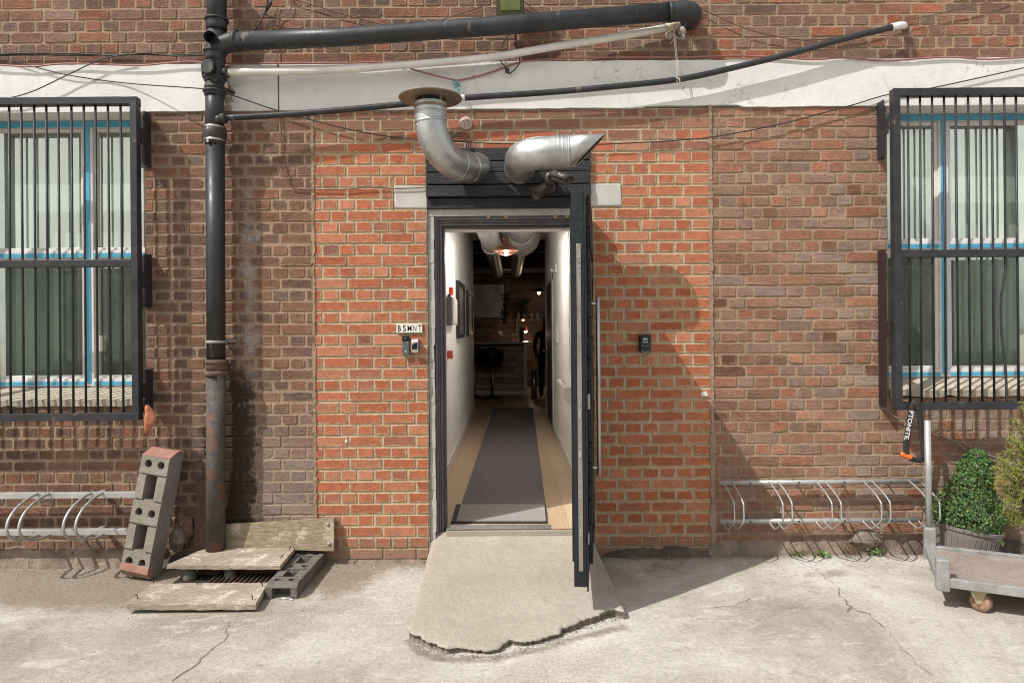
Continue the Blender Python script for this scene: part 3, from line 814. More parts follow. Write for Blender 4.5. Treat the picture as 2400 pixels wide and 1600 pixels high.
# shell of the building so that no light comes through from behind
sh = MB()
sh.box((-WX, 0.30, -0.3), (-WX + .2, 16.5, TOPZ)); sh.box((WX - .2, 0.30, -0.3), (WX, 16.5, TOPZ))
sh.box((-WX, 16.5, -0.3), (WX, 16.7, TOPZ)); sh.box((-WX, 0.31, TOPZ - .05), (WX, 16.7, TOPZ + .1))
sh.build('outer_shell', m_dark_in, BLD)
# coping just above the frame's top edge
MB().box((-WX, -0.03, TOPZ), (WX, 0.31, TOPZ + .08)).build('coping', m_render, BLD, bevel=.006)

# white painted concrete band
bd = MB()
def wob(x, s): return 0.006 * noise.noise(Vector((x * 3.1, s, 0))) + 0.004 * noise.noise(Vector((x * 11, s, 5)))
xs = [-WX + i * .04 for i in range(int(2 * WX / .04) + 1)]
top = [Vector((x, -0.012 + .3 * wob(x, 8), BZ1 + wob(x, 1))) for x in xs]
bot = [Vector((x, -0.012 + .3 * wob(x, 9), (BZ0 - .001 if abs(x) > 2.4 else BZ0 + .9 * wob(x, 2)) + (.012 if 0.9 < x < 1.56 else 0))) for x in xs]
n = len(xs)
back = [Vector((p.x, 0.19, p.z)) for p in bot]
bd.add(bot + top, [(i, i + 1, n + i + 1, n + i) for i in range(n - 1)])
bd.add(top + [Vector((p.x, .02, p.z)) for p in top], [(i, i + 1, n + i + 1, n + i) for i in range(n - 1)])
bd.add(back + bot, [(i, i + 1, n + i + 1, n + i) for i in range(n - 1)])
bd.build('painted_band', m_band, BLD)

# lintel ends, boards, reveal, door frame
MB().box((-0.78, -0.004, 2.366), (DX0, 0.1, 2.517), jit=.004).build('concrete_lintel', m_lintel, BLD, bevel=.008)
MB().box((DX1 - .02, -0.004, 2.372), (0.74, 0.1, 2.522), jit=.004).build('concrete_lintel', m_lintel, BLD, bevel=.008)
zb = [2.437, 2.515, 2.597, 2.672, 2.762]
bo = MB()
for a, b in zip(zb, zb[1:]):
    bo.box((-0.563 + rng.uniform(-.004, .004), -0.036 + rng.uniform(-.003, .003), a + .002), (0.532 + rng.uniform(-.006, .006), 0.06, b - .002), jit=.003)
bo.box((-0.561, -0.006, 2.362), (0.515, 0.06, 2.433), jit=.002)
bo.build('door_boarding', m_board, BLD, bevel=.004)
MB().box((DX0, 0.02, 2.315), (DX1, 0.30, 2.364), jit=.002).build('door_soffit', m_render, BLD, bevel=.004)
for x0, x1 in ((DX0 + .002, -0.520), (0.512, DX1 - .002)):
    rv = MB()
    z = 0.06
    while z < 2.31:
        h = rng.uniform(.05, .2)
        rv.box((x0, 0.018 + rng.uniform(0, .006), z), (x1 + rng.uniform(-.004, .004), 0.15, min(z + h, 2.314)), jit=.002)
        z += h
    rv.build('rendered_reveal', m_render, BLD)
m_foam = mat('dried_foam', (.36, .24, .12), None, 20, .9)
for q in (-.15, -.03, .3, .38):
    MB().lathe([(0.001, 0), (.016, .004), (.012, .016), (.001, .022)], (q, 0.03, 2.317), (0, -.2, -1), 8).build('dried_foam', m_foam, BLD)
df = MB()
for s in (-1, 1):
    for a, b, y0, y1 in ((.517, .500, .036, .16), (.500, .488, .050, .16), (.488, .470, .066, .16), (.470, .455, .10, .16)):
        df.box((min(s * a, s * b), y0, .17), (max(s * a, s * b), y1, 2.315))
for a, b, y0, y1 in ((2.312, 2.290, .036, .16), (2.290, 2.275, .052, .16), (2.275, 2.257, .066, .16), (2.257, 2.243, .10, .16)):
    df.box((-.517, y0 - .0015, b), (.517, y1, a))
df.build('door_frame', m_frame, BLD, bevel=.002)
MB().box((-.455, .055, .196), (.255, .085, .207)).box((-.455, .085, .198), (.255, .112, .213)).build('threshold', m_steel, BLD, bevel=.003)

# ------------------------------------------------------------------ open door leaf (hinged right, standing almost square to the wall)
HX, HY = 0.482, -0.012
LD = Vector((0.353 - HX, -1.0 - HY, 0)); LEN = LD.length; LD.normalize()
LN = Vector((-LD.y, LD.x, 0))
if LN.x < 0: LN = -LN
DM = Matrix(((LD.x, LN.x, 0, HX), (LD.y, LN.y, 0, HY), (0, 0, 1, 0), (0, 0, 0, 1)))
dl = MB()
dl.box((0, -.037, .205), (LEN, .030, 2.275), DM)
door = dl.build('door', m_navy, BLD, bevel=.003)
MB().box((-.01, .0305, .187), (LEN + .012, .0385, 2.293), DM).build('door_skin', m_navy, door, bevel=.002)
MB().box((.02, -.046, .33), (LEN - .02, -.0375, 2.2), DM).build('inner_panel', m_navy, door, bevel=.002)
ls = MB(); ls.box((LEN + .0005, -.012, .29), (LEN + .004, .011, 2.0), DM)
ls.build('lock_strip', m_strip, door, bevel=.001)
for z in (1.97, 1.83, 1.81, 1.545, 1.18, 1.165, .94, .76, .70, .68, .57, .50, .48, .375):
    MB().lathe([(.0045, 0), (.004, .0015)], DM @ Vector((LEN + .004, -.0005, z)), LD, 8).build('screw', m_screw, door)
for z, h in ((1.925, .012), (1.90, .010), (1.875, .012), (1.09, .035), (.885, .03)):
    MB().box((LEN + .004, -.006, z), (LEN + .010, .005, z + h), DM).build('lock_bolt', m_screw, door)
cl = MB(); z = .30
while z < 2.26:
    h = rng.uniform(.09, .13)
    cl.box((.06, .039, z), (LEN - .085 + rng.uniform(-.006, .006), .060 + rng.uniform(-.006, .006), min(z + h - .004, 2.27)), DM, jit=.003)
    z += h
cl.build('cladding', m_board, door, bevel=.004)
hb = MB(); hb.tube([DM @ Vector((.865, .097, .765)), DM @ Vector((.865, .097, 1.725))], .0120, 14)
for z in (.805, 1.69): hb.tube([DM @ Vector((.865, .039, z)), DM @ Vector((.865, .097, z))], .0085, 10)
hb.build('pull_handle', m_steel, door)
MB().box((.93, .039, 1.13), (.955, .052, 1.21), DM).build('latch', m_silver, door, bevel=.003)
MB().box((LEN - .03, .039, .43), (LEN + .006, .043, .486), DM).build('hinge_tab', m_white, door, bevel=.001)
ca = MB(); ca.tube([(.36, .11, 2.235), (.44, -.02, 2.235), DM @ Vector((.22, -.045, 2.22))], .008, 8)
ca.build('door_closer', m_silver, door)

# ------------------------------------------------------------------ windows
def window(x0, x1, z0, z1, mull, trans, narrow_left, handle):
    y0, y1 = .172, .225
    fm = MB(); b = .055
    for (a, c, e, f) in ((x0, x1, z1 - .048, z1), (x0, x1, z0, z0 + .055)):
        fm.box((a, y0, e), (c, y1, f))
    for (a, c) in ((x0, x0 + b), (x1 - b, x1), (mull - .034, mull + .034)):
        fm.box((a, y0 + .001, z0 + .055), (c, y1, z1 - .048))
    for (a, c) in ((x0 + b, mull - .034), (mull + .034, x1 - b)):
        fm.box((a, y0 + .002, trans - .027), (c, y1, trans + .027))
        # thin sash inside each light
        for (e, f) in ((z0 + .055, trans - .027), (trans + .027, z1 - .048)):
            t = .022
            fm.box((a, y0 + .014, e), (a + t, y1, f)); fm.box((c - t, y0 + .014, e), (c, y1, f))
            fm.box((a + t, y0 + .0145, e), (c - t, y1, e + t)); fm.box((a + t, y0 + .0145, f - t), (c - t, y1, f))
    w = fm.build('window', m_upvc, BLD, bevel=.003)
    bt = MB()
    bt.box((mull - .020, y0 - .003, z0 + .02), (mull + .014, y0, z1 - .05))
    for (a, c) in ((x0 + .01, mull - .036), (mull + .036, x1 - .01)):
        bt.box((a, y0 - .003, trans - .020), (c, y0, trans + .008)); bt.box((a, y0 - .003, z0 + .008), (c, y0, z0 + .034))
    bt.box((x0, y0 - .003, z1 - .046), (x1, y0, z1 - .004))
    bt.build('blue_trim', m_blue, w)
    for (a, c) in ((x0 + b, mull - .034), (mull + .034, x1 - b)):
        for (e, f) in ((z0 + .055, trans - .027), (trans + .027, z1 - .048)):
            MB().quad((a, .205, e), (c, .205, e), (c, .205, f), (a, .205, f)).build('glass_pane', m_glass_painted_sky if e > trans else m_glass, w)
    if handle:
        MB().box((handle[0], y0 + .002, handle[1]), (handle[0] + .018, y0 + .02, handle[1] + .11)).build('window_handle', m_white, w, bevel=.006)
    sl_ = MB(); N = 60
    fr = [Vector((x0 + (x1 - x0) * i / N, -0.022 + .010 * noise.noise(Vector((i * .35, x0, 0))), z0 - .072 + .006 * noise.noise(Vector((i * .3, x0, 7))))) for i in range(N + 1)]
    lo = [Vector((p.x, p.y + .004, p.z - .045 + .012 * noise.noise(Vector((p.x * 7, 3, 1))))) for p in fr]
    bk = [Vector((p.x, .20, z0 + .001)) for p in fr]
    for A, B in ((lo, fr), (fr, bk)):
        sl_.add(A + B, [(i, i + 1, N + 2 + i, N + 1 + i) for i in range(N)])
    for i in (0, N): sl_.add([lo[i], fr[i], bk[i], bk[i] - Vector((0, 0, .1))], [(0, 1, 2, 3)])
    sl_.add(lo + [Vector((p.x, .2, p.z)) for p in lo], [(i, i + 1, N + 2 + i, N + 1 + i) for i in range(N)])
    sl_.build('window_sill', m_sill, w, fix=True)
window(-3.75, -2.455, 1.178, 3.020, -2.937, 2.093, False, (-2.87, 1.42))
window(2.524, 3.75, 1.196, 3.020, 3.010, 2.110, True, None)

def curtain(name, x0, x1, z0, z1, y, m, label, amp=.0045, per=.085, group=None):
    mb = MB(); n = int((x1 - x0) / .009)
    a, b = [], []
    for i in range(n + 1):
        x = x0 + (x1 - x0) * i / n
        yy = y + amp * math.sin(x * 2 * math.pi / per + 1.4 * math.sin(x * 9)) + .4 * amp * math.sin(x * 40)
        a.append((x, yy, z0)); b.append((x + .01 * math.sin(x * 17), yy, z1))
    mb.add(a + b, [(i, i + 1, n + 2 + i, n + 1 + i) for i in range(n)], 0, True)
    o = mb.build(name, m, fix=False)
    so_ = o.modifiers.new('thickness', 'SOLIDIFY'); so_.thickness = .002
    return tag(o, label, 'curtain', group)
curtain('curtain', -3.74, -2.47, 2.10, 2.93, .285, m_curtain, 'pale green net curtain behind the upper panes of the window left of the drainpipe')
curtain('curtain', -3.74, -3.19, 1.16, 2.08, .285, m_curtain, 'pale green net curtain in the lower left pane beside a dark gap')
curtain('curtain', 2.54, 3.74, 2.12, 2.93, .285, m_curtain, 'pale green net curtain behind the upper panes of the window above the potted bush')
curtain('curtain', 3.14, 3.74, 1.16, 2.09, .285, m_curtain, 'smooth pale curtain in the lower pane above the potted bush, beside a dark narrow pane', .008, .2)
for (x0, x1, lb) in ((-3.19, -2.47, 'added dark green sheet painting a dark reflection into the lower right panes of the left window'), (2.54, 3.10, 'added dark sheet painting a dark reflection into the narrow lower pane of the right window')):
    curtain('added_dark_sheet', x0, x1, 1.16, 2.08, .33, m_painted_dark_reflection, lb, .02, .16)  # added sheets, coloured dark to imitate a dark reflection in the glass
for x0, x1 in ((-4.75, -1.6), (1.6, 4.75)):    # rooms behind the windows
    pass

# ------------------------------------------------------------------ corridor and the room behind it
FZ, CZ = .20, 2.985
MB().box((-3.0, .112, FZ - .1), (3.0, 11.0, FZ)).build('interior_floor', m_laminate, BLD)
MB().box((-.455, .03, FZ - .12), (.5, .112, FZ - .008)).build('sill_slab', m_ramp, BLD)
MB().box((.255, .056, FZ - .004), (.5, .112, FZ)).build('floor_edge', m_laminate, BLD)
cw = MB().box((-.74, .16, FZ), (-.62, 6.6, CZ)); cw.build('corridor_wall', m_wall_in, BLD)
cw = MB().box((.55, .16, FZ), (.67, 6.6, CZ)); cw.build('corridor_wall', m_wall_in, BLD)
MB().box((-.62, .16, 2.243), (.55, .30, CZ)).build('corridor_end', m_wall_in, BLD)
MB().box((-.74, .30, CZ), (.67, 6.6, CZ + .1)).build('corridor_ceiling', m_ceil, BLD)
MB().box((-.62, .16, FZ), (-.606, 6.62, FZ + .085)).build('skirting_board', m_white, BLD, bevel=.003)
MB().box((.536, .16, FZ), (.55, 4.38, FZ + .085)).box((.536, 6.03, FZ), (.55, 6.62, FZ + .085)).build('skirting_board', m_white, BLD, bevel=.003)
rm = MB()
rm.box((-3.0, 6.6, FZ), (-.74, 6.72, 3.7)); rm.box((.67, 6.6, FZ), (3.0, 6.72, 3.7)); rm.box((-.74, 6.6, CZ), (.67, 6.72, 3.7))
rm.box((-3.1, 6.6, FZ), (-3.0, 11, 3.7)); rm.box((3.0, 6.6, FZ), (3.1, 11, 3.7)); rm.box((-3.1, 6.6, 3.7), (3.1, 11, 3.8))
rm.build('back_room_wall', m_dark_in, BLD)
MB().box((-3.0, 10.93, FZ), (3.0, 11.0, 3.7)).build('plank_cladding', m_clad, BLD)
# grey door in the right-hand corridor wall
idr = MB().box((.536, 4.52, FZ + .01), (.549, 5.93, FZ + 1.98)).build('inner_door', m_grey_door, BLD, bevel=.002)
MB().box((.532, 4.42, FZ), (.5485, 4.515, FZ + 2.06)).box((.532, 5.935, FZ), (.5485, 6.03, FZ + 2.06)).box((.532, 4.42, FZ + 1.985), (.5484, 6.03, FZ + 2.06)).build('door_surround', m_white, idr, bevel=.002)
MB().tube([(.535, 5.80, 1.20), (.48, 5.80, 1.20), (.48, 5.68, 1.20)], .011, 8).build('lever_handle', m_steel, idr)

# ================================================================== concrete ramp
def zr(d):
    return .021 + .109 * (1 - d / 1.35) if d > 0 else .13 + .058 * min(1, -d / .06)
lip_px = [(960, 1480), (972, 1487), (984, 1486), (991, 1494), (1001, 1500), (1022, 1506), (1035, 1514), (1052, 1517), (1070, 1514), (1089, 1515), (1112, 1519), (1140, 1521), (1168, 1519), (1180, 1506), (1195, 1498), (1220, 1502), (1243, 1500), (1280, 1490), (1314, 1480), (1318, 1471), (1345, 1462), (1365, 1451), (1400, 1440), (1425, 1426), (1440, 1425), (1464, 1432)]
def ramp_pt(px, py):
    d = 1.0
    for _ in range(15):
        y = (py - CY) + ROLL * (px - CX)
        d = DIST - (CAMZ - zr(d)) * F / y
    return P(px, py, d)
lip = [ramp_pt(*p) for p in lip_px]
lipf = []
for a, b in zip(lip, lip[1:]):
    n = max(1, int((b - a).length / .012))
    for k in range(n):
        q = a + (b - a) * k / n
        lipf.append(q + Vector((rng.uniform(-.003, .003), rng.uniform(-.007, .007), 0)))
lipf.append(lip[-1])
NR, NC = 46, len(lipf)
left = [ramp_pt(*p) for p in ((1004, 1277), (990, 1338), (975, 1423), (960, 1480))]
rv_, cnt = [], NC
for i, L in enumerate(lipf):
    s = i / (NC - 1)
    top = Vector((-.556 + 1.098 * s, -.0, 0))
    for j in range(NR + 1):
        t = j / NR
        p = top.lerp(L, t)
        d = -p.y - (.055 * max(0, 1 - t * 9))
        edge = min(s, 1 - s)
        z = zr(d) - .022 * math.exp(-edge / .025) * (1 - t)
        z += .004 * noise.noise(Vector((p.x * 5, p.y * 5, 2))) + .0025 * noise.noise(Vector((p.x * 22, p.y * 22, 4)))
        z -= .006 * max(0, (t - .975) / .025)
        p = Vector((p.x, -d, z))
        rv_.append(p)
rb = MB()
rb.add(rv_, [(i * (NR + 1) + j, i * (NR + 1) + j + 1, (i + 1) * (NR + 1) + j + 1, (i + 1) * (NR + 1) + j) for i in range(NC - 1) for j in range(NR)], 0, True)
def skirt(seq, inn, out=.0):
    m1 = [p + Vector((0, .010 + inn + .010 * noise.noise(p * 7), -.5 * (p.z + .01))) for p in seq]
    m2 = [Vector((p.x, p.y + inn * .6 + .012 * noise.noise(p * 9 + Vector((4, 0, 0))), -.03)) for p in seq]
    n = len(seq)
    rb.add(list(seq) + m1 + m2, [(r * n + i, r * n + i + 1, (r + 1) * n + i + 1, (r + 1) * n + i) for r in (0, 1) for i in range(n - 1)], 1)
skirt([rv_[i * (NR + 1) + NR] for i in range(NC)], .006)
skirt(rv_[:NR + 1], 0)
skirt(rv_[-(NR + 1):], 0)
tag(rb.build('concrete_ramp', [m_ramp, m_broken], fix=True), 'worn concrete ramp with a jagged broken lip, rising to the open doorway', 'ramp')

# ================================================================== window grilles
def bars_at(t, xs, z0, z1, y, bent=None):
    for i, x in enumerate(xs):
        mb = MB()
        if bent == i:
            mb.tube(smooth_path([(x, y, z1), (x, y, 1.99), (x - .002, y, 1.90), (x - .03, y, 1.72), (x - .028, y, 1.5), (x - .004, y, 1.25), (x, y, z0)], 5), .0075, 8)
        else:
            mb.tube([(x + rng.uniform(-.003, .003), y, z0), (x + rng.uniform(-.003, .003), y, z1)], .0075, 8)
        mb.build('bar', m_grille, t)
def grille(x0, x1, z0, z1, zm, side, label, bars, brackets, bent=None):
    t = thing('window_grille', ((x0 + x1) / 2, -.17, z0), label, 'window grille', 'window grilles')
    yf, yb = -.185, -.130
    fr = MB(); w = .044
    fr.box((x0, yf, z1 - .048), (x1, yb, z1)); fr.box((x0, yf, z0), (x1, yb, z0 + .050))
    fr.box((x0, yf + .001, z0 + .050), (x0 + w, yb, z1 - .048)); fr.box((x1 - w, yf + .001, z0 + .050), (x1, yb, z1 - .048))
    fr.build('frame', m_grille, t, bevel=.003)
    MB().box((x0 + w, yf + .003, zm - .025), (x1 - w, yb, zm + .022)).build('middle_rail', m_grille, t, bevel=.003)
    bars_at(t, bars, z0 + .03, z1 - .03, -.158, bent)
    for (xa, xb, za, zb_, m) in brackets:
        k = MB()
        k.box((xa, -.014, za), (xb, -.004, zb_))
        xi = xb - .010 if side < 0 else xa
        k.box((xi, -.085, za), (xi + .010, -.014, zb_))
        for z in (za + .05, zb_ - .05):
            k.lathe([(.009, 0), (.008, .006)], ((xa + xb) / 2, -.014, z), (0, -1, 0), 6)
        zt = (za + zb_) / 2
        e = x1 if side < 0 else x0
        k.box((min(xi, e - .01), -.135, zt - .05), (max(xi + .01, e + .01) if side < 0 else xi + .01, -.08, zt + .05))
        k.build('bracket', m, t, bevel=.002)
    return t
gx = -2.516
grille(-3.79, -2.401, .986, 3.068, 2.000, -1, 'black steel bar grille over the left window, with an orange rag at its corner',
       [gx + .0803 - .0803 * i for i in range(1, 16)],
       [(-2.465, -2.402, 2.648, 3.006, m_grille), (-2.465, -2.402, 1.715, 2.067, m_grille), (-2.465, -2.402, 1.044, 1.307, m_grille)])
grille(2.466, 3.79, 1.012, 3.081, 2.019, 1, 'black steel bar grille over the right window, with a chain lock hung from it',
       [2.570 + .078 * i for i in range(15)],
       [(2.450, 2.50, 2.665, 3.04, m_grille), (2.450, 2.50, 1.02, 2.056, m_maroon)], bent=8)
# rag
rg = MB(); n_, m_ = 14, 12
vs = []
for i in range(n_ + 1):
    t = i / n_
    for k in range(m_):
        a = 2 * math.pi * k / m_
        r = .008 + .023 * math.sin(math.pi * min(1, t * .95) ** .8) * (1 + .55 * noise.noise(Vector((math.cos(a) * 1.5, t * 4, math.sin(a) * 1.5))))
        r *= (1 + .35 * math.sin(3 * a + t * 3))
        vs.append(P(344 + 6 * math.sin(t * 3), 949, .17) + Vector((math.cos(a) * r, math.sin(a) * r * .7, -.165 * t - (.02 * math.sin(2 * a) if t > .8 else 0))))
rg.add(vs, [(i * m_ + k, i * m_ + (k + 1) % m_, (i + 1) * m_ + (k + 1) % m_, (i + 1) * m_ + k) for i in range(n_) for k in range(m_)] + [tuple(range(m_)), tuple(range(n_ * m_, n_ * m_ + m_))], 0, True)
tag(rg.build('rag', m_rag), 'crumpled orange and white rag tied to the bottom corner of the left grille', 'rag')

# ================================================================== drainpipe
dp = thing('drainpipe', P(506, 1284, .114), 'black soil drainpipe running down the wall, rusty iron below a plastic upper length', 'drainpipe')
D = .114
ax = lambda y: P(506.5 if y > 300 else (504 if 190 < y else 507.5), y, D)
up = MB(); up.tube([P(508.5, -70, D), P(508, 70, D)], .0605, 24)
up.tube([P(507, 60, D), P(505.5, 130, D), P(503.5, 200, D)], .0585, 24)
up.tube([P(503.5, 190, D), P(503.5, 330, D)], .0585, 24)
up.tube([P(504.5, 320, D), P(506.5, 850, D)], .0585, 24)
up.build('pipe', m_pipe, dp)
li = MB(); li.tube([P(507, 842, D), P(505.5, 1300, D)], .0600, 24)
li.build('iron_pipe', m_iron, dp)
sk = MB()
for (x, y0, y1, r) in ((508, 868, 842, .067), (508, 880, 868, .073), (508, 852, 842, .073)):
    sk.tube([P(x, y0, D), P(x, y1, D)], r, 24)
a_ = P(541, 861, .03); sk.box((a_.x - .06, a_.y - .02, a_.z - .03), (a_.x + .018, a_.y + .005, a_.z + .03))
sk.build('iron_socket', m_rust, dp)
MB().lathe([(.011, 0), (.009, .008)], P(540, 861, .052), (0, -1, 0), 10).build('bolt', m_screw, dp)
for nm, (x, y0, y1, r) in (('collar', (508, 72, 46, .066)), ('collar', (504.5, 145, 121, .066)), ('collar', (503.5, 193, 183, .066)), ('collar', (503.5, 226, 214, .066))):
    c = MB(); h = (y0 - y1)
    c.tube([P(x, y0, D), P(x, y0 - h * .35, D), P(x, y1 + h * .3, D), P(x, y1, D)], [r * .98, r * .97, r * 1.0, r * 1.06], 24)
    c.tube([P(x, y1 + 4, D), P(x, y1 - 1, D)], r * 1.12, 24, mi=1)
    c.build(nm, [m_pipe, m_ring], dp)
rc = MB()
rc.tube([P(504, 340, D), P(504, 333, D), P(504, 328, D), P(504, 318, D), P(504, 309, D), P(504, 302, D), P(504, 296, D)], [.062, .064, .066, .074, .074, .065, .062], 24)
rc.build('rubber_coupling', m_ring, dp)
for y in (300, 330):
    MB().tube([P(504, y + 2.5, D), P(504, y - 2.5, D)], .067, 24).box(tuple(P(484, y + 3, .185)), tuple(P(492, y - 3, .165))).build('hose_clamp', m_steel, dp)
# boss branches and caps
br = MB()
b0, b1 = P(505, 98, D), P(491, 86, .225)
br.tube([b0, b1], .036, 18, cap=False); br.tube([b1, b0], .032, 18, cap=False)
br.build('open_socket', m_pipe, dp)
MB().tube([P(505, 112, D), P(520, 108, D + .01), P(536, 101, D + .02), P(548, 97, D + .03), P(560, 96.5, D + .035)], [.058, .060, .060, .060, .060], 22).build('branch', m_pipe, dp)
MB().tube([P(549, 97, D + .03), P(560, 96.6, D + .035)], .0665, 24).build('collar', m_ring, dp)
cp = MB(); cp.lathe([(.034, -.07), (.034, 0), (.047, .001), (.047, .018), (.043, .022)], P(490, 158, .19), (-.18, -1, 0), 24)
cp.build('inspection_cap', m_pipe, dp)
cp = MB(); cp.lathe([(.030, -.05), (.030, 0), (.042, .001), (.042, .016), (.038, .02)], P(481, 167, .13), (-1, -.35, 0), 20); cp.build('inspection_cap', m_pipe, dp)
MB().tube([P(504, 170, D), P(528, 170, D)], .028, 16).tube([P(524, 170, D), P(535, 170, D)], .034, 18, mi=1).build('boss', [m_pipe, m_ring], dp)
MB().tube([P(504, 292, D), P(513, 280, D + .03), P(524, 277, D + .03)], .030, 16).tube([P(519, 278, D + .03), P(530, 276.6, D + .03)], .033, 18, mi=1).build('boss', [m_pipe, m_ring], dp)
k = MB(); k.tube([P(503.5, 211, D), P(503.5, 203, D)], .0645, 24); k.tube([P(522, 207, .13), P(535, 212, .07), P(550, 219, .0)], .013, 8); k.build('bracket', m_ring, dp)
k = MB(); k.tube([P(506, 803.5, D), P(506, 797.5, D)], .0625, 24); q = P(552, 798, .02); k.box((q.x - .085, q.y - .012, q.z - .009), (q.x + .004, q.y + .012, q.z + .009)); k.build('bracket', m_zinc, dp, bevel=.002)

# sloping waste pipes
wp = thing('waste_pipe', P(1000, 70, .16), 'thick black waste pipe sloping up from the drainpipe to a bend in the brickwork', 'waste pipe', 'waste pipes')
E = .165
MB().tube([P(552, 97.4, D + .04), P(800, 87.5, E), P(1150, 62, E), P(1574, 28, E)], .0585, 24).build('pipe', m_pipe, wp)
el = MB(); pe = P(1571, 28.5, E); el.tube(smooth_path([pe, pe + Vector((.08, .002, .006)), pe + Vector((.135, .028, .010)), pe + Vector((.165, .085, .012)), pe + Vector((.168, .18, .013))], 5), .0625, 22)
el.build('bend', m_pipe, wp)
MB().tube([P(1566, 29, E), P(1575, 28.3, E)], .0655, 24).build('collar', m_ring, wp)
wp2 = thing('waste_pipe', P(1000, 140, .09), 'off white plastic waste pipe sloping across the white band', 'waste pipe', 'waste pipes')
MB().tube(smooth_path([P(532, 170, D), P(660, 167.6, .11), P(800, 163.5, .105), P(970, 151, .10), P(1140, 136, .09), P(1310, 108, .08), P(1440, 88, .06), P(1560, 66, .05)], 4), .0245, 16).build('pipe', m_wpipe, wp2)
MB().tube([P(1560, 66, .05), P(1578, 61, .045), P(1584, 60, -.02)], [.027, .028, .028], 14).build('bend', mat('yellowed_plastic', (.44, .38, .26), (.54, .47, .34), 9, .5), wp2)
wp3 = thing('waste_pipe', P(1300, 215, .09), 'thin black overflow pipe rising across the band to a white capped end', 'waste pipe', 'waste pipes')
path3 = smooth_path([P(527, 276.5, D + .03), P(660, 269, .12), P(800, 258, .11), P(940, 245, .10), P(1086, 230, .095), P(1283, 217, .09), P(1450, 202, .09), P(1600, 185, .085), P(1736, 155, .085), P(1858, 125, .085), P(1960, 96, .085), P(2092, 64, .085)], 4)
MB().tube(path3, .0195, 14).build('pipe', m_pipe, wp3)
MB().tube([P(1090, 229.3, .095), P(1080, 230.4, .095)], .0215, 14).build('joint', m_white, wp3)
pc = path3[-1]
MB().tube([P(2090, 64.4, .085), P(2108, 60, .085), P(2117, 60, .07), P(2120, 62, -.01)], [.023, .0235, .023, .021], 14).build('cap', m_white, wp3)
for (x, y, w, h) in ((1598, 73, 12, 22), (1568, 84, 10, 12), (1585, 58, 14, 8), (1636, 30, 8, 16), (1600, 88, 7, 9)):
    c = P(x, y, 0)
    MB().lathe([(.001, .030), (w / 700, .026), (w / 360, .004), (w / 340, -.02)], c, (.1 * rng.uniform(-1, 1), -1, .1 * rng.uniform(-1, 1)), 7, sm=False).build('mortar_patch', m_render, BLD)
st = MB()
for o_ in (-1.5, 1.5):
    st.tube([P(1579 + o_, 58, .085), P(1581 + o_, 90, .08), P(1586 + o_, 140, .09), P(1590 + o_ * 2, 194, .108)], .0025, 6)
st.tube([P(1584, 180, .108), P(1594, 188, .110), P(1592, 196, .106)], .003, 6); st.tube([P(1580, 85, .08), P(1593, 92, .09)], .002, 6); st.tube([P(1580, 92, .08), P(1570, 104, .09)], .002, 6)
tag(st.build('string', m_string), 'white string tying the thin black pipe up to the white pipe end', 'string')

# ================================================================== ventilation ducts
def ring_at(path, i, r, w=.008):
    t = (path[min(i + 1, len(path) - 1)] - path[i - 1]).normalized()
    return [path[i] - t * w, path[i] - t * w * .4, path[i] + t * w * .4, path[i] + t * w], [r, r + .0035, r + .0035, r]
vd = thing('vent_duct', P(1118, 394, 0), 'galvanised vent duct bending up to a tan conical cowl', 'vent duct', 'vent ducts above the door')
RD = .0965
cx_ = P(1009.5, 300, .40)
pth = smooth_path([P(1122, 392, -.02), P(1110, 392, .05), P(1085, 391, .15), P(1058, 380, .25), P(1033, 355, .335), P(1016, 320, .385), Vector((cx_.x, -.40, P(1010, 285, .4).z)), Vector((cx_.x, -.40, P(1010, 262, .4).z)), Vector((cx_.x, -.40, P(1010, 243, .4).z))], 6)
MB().tube(pth, RD, 36, cap=False).build('elbow', m_galv, vd)
def seam(path, i0, i1, ref, name_parent):
    pts = []
    for i in range(i0, i1):
        t = (path[i + 1] - path[i - 1]).normalized(); r_ = (ref - t * ref.dot(t)).normalized()
        pts.append(path[i] + r_ * (RD + .0002))
    MB().tube(pts, .0021, 5).build('pressed_seam', m_galv, name_parent)
seam(pth, 10, 36, Vector((-.75, -.55, -.55)), vd)
for i in (9, 15, 36, 40):
    p_, r_ = ring_at(pth, i, RD + .0008); MB().tube(p_, r_, 36, cap=False).build('collar', m_galv, vd)
topz = pth[-1].z
MB().tube([Vector((cx_.x, -.40, topz - .035)), Vector((cx_.x, -.40, topz - .018))], RD + .0012, 36, cap=False).build('sealant', m_cowl, vd)
hat_z = P(1009, 231, .40).z
gm = MB()
for k_ in range(30):
    a = 2 * math.pi * k_ / 30
    c_ = Vector((cx_.x + .086 * math.cos(a), -.40 + .086 * math.sin(a), 0))
    gm.tube([c_ + Vector((0, 0, topz - .01)), c_ + Vector((0, 0, hat_z + .035))], .0016, 4)
for k_ in range(9):
    z = topz + (hat_z + .03 - topz) * k_ / 8
    gm.tube([Vector((cx_.x + .086 * math.cos(2 * math.pi * q / 24), -.40 + .086 * math.sin(2 * math.pi * q / 24), z)) for q in range(24)], .0014, 4, closed=True)
gm.build('mesh_guard', m_mesh, vd)
MB().tube([Vector((cx_.x, -.40, topz - .02)), Vector((cx_.x, -.40, hat_z + .04))], .045, 16).build('inner_baffle', m_mesh, vd)
for k_ in range(3):
    a = 2 * math.pi * (k_ / 3 + .22); c_ = Vector((cx_.x + .0885 * math.cos(a), -.40 + .0885 * math.sin(a), 0))
    MB().box(tuple(c_ + Vector((-.011, -.002, topz - .03))), tuple(c_ + Vector((.011, .002, hat_z + .035)))).build('strut', m_cowl, vd)
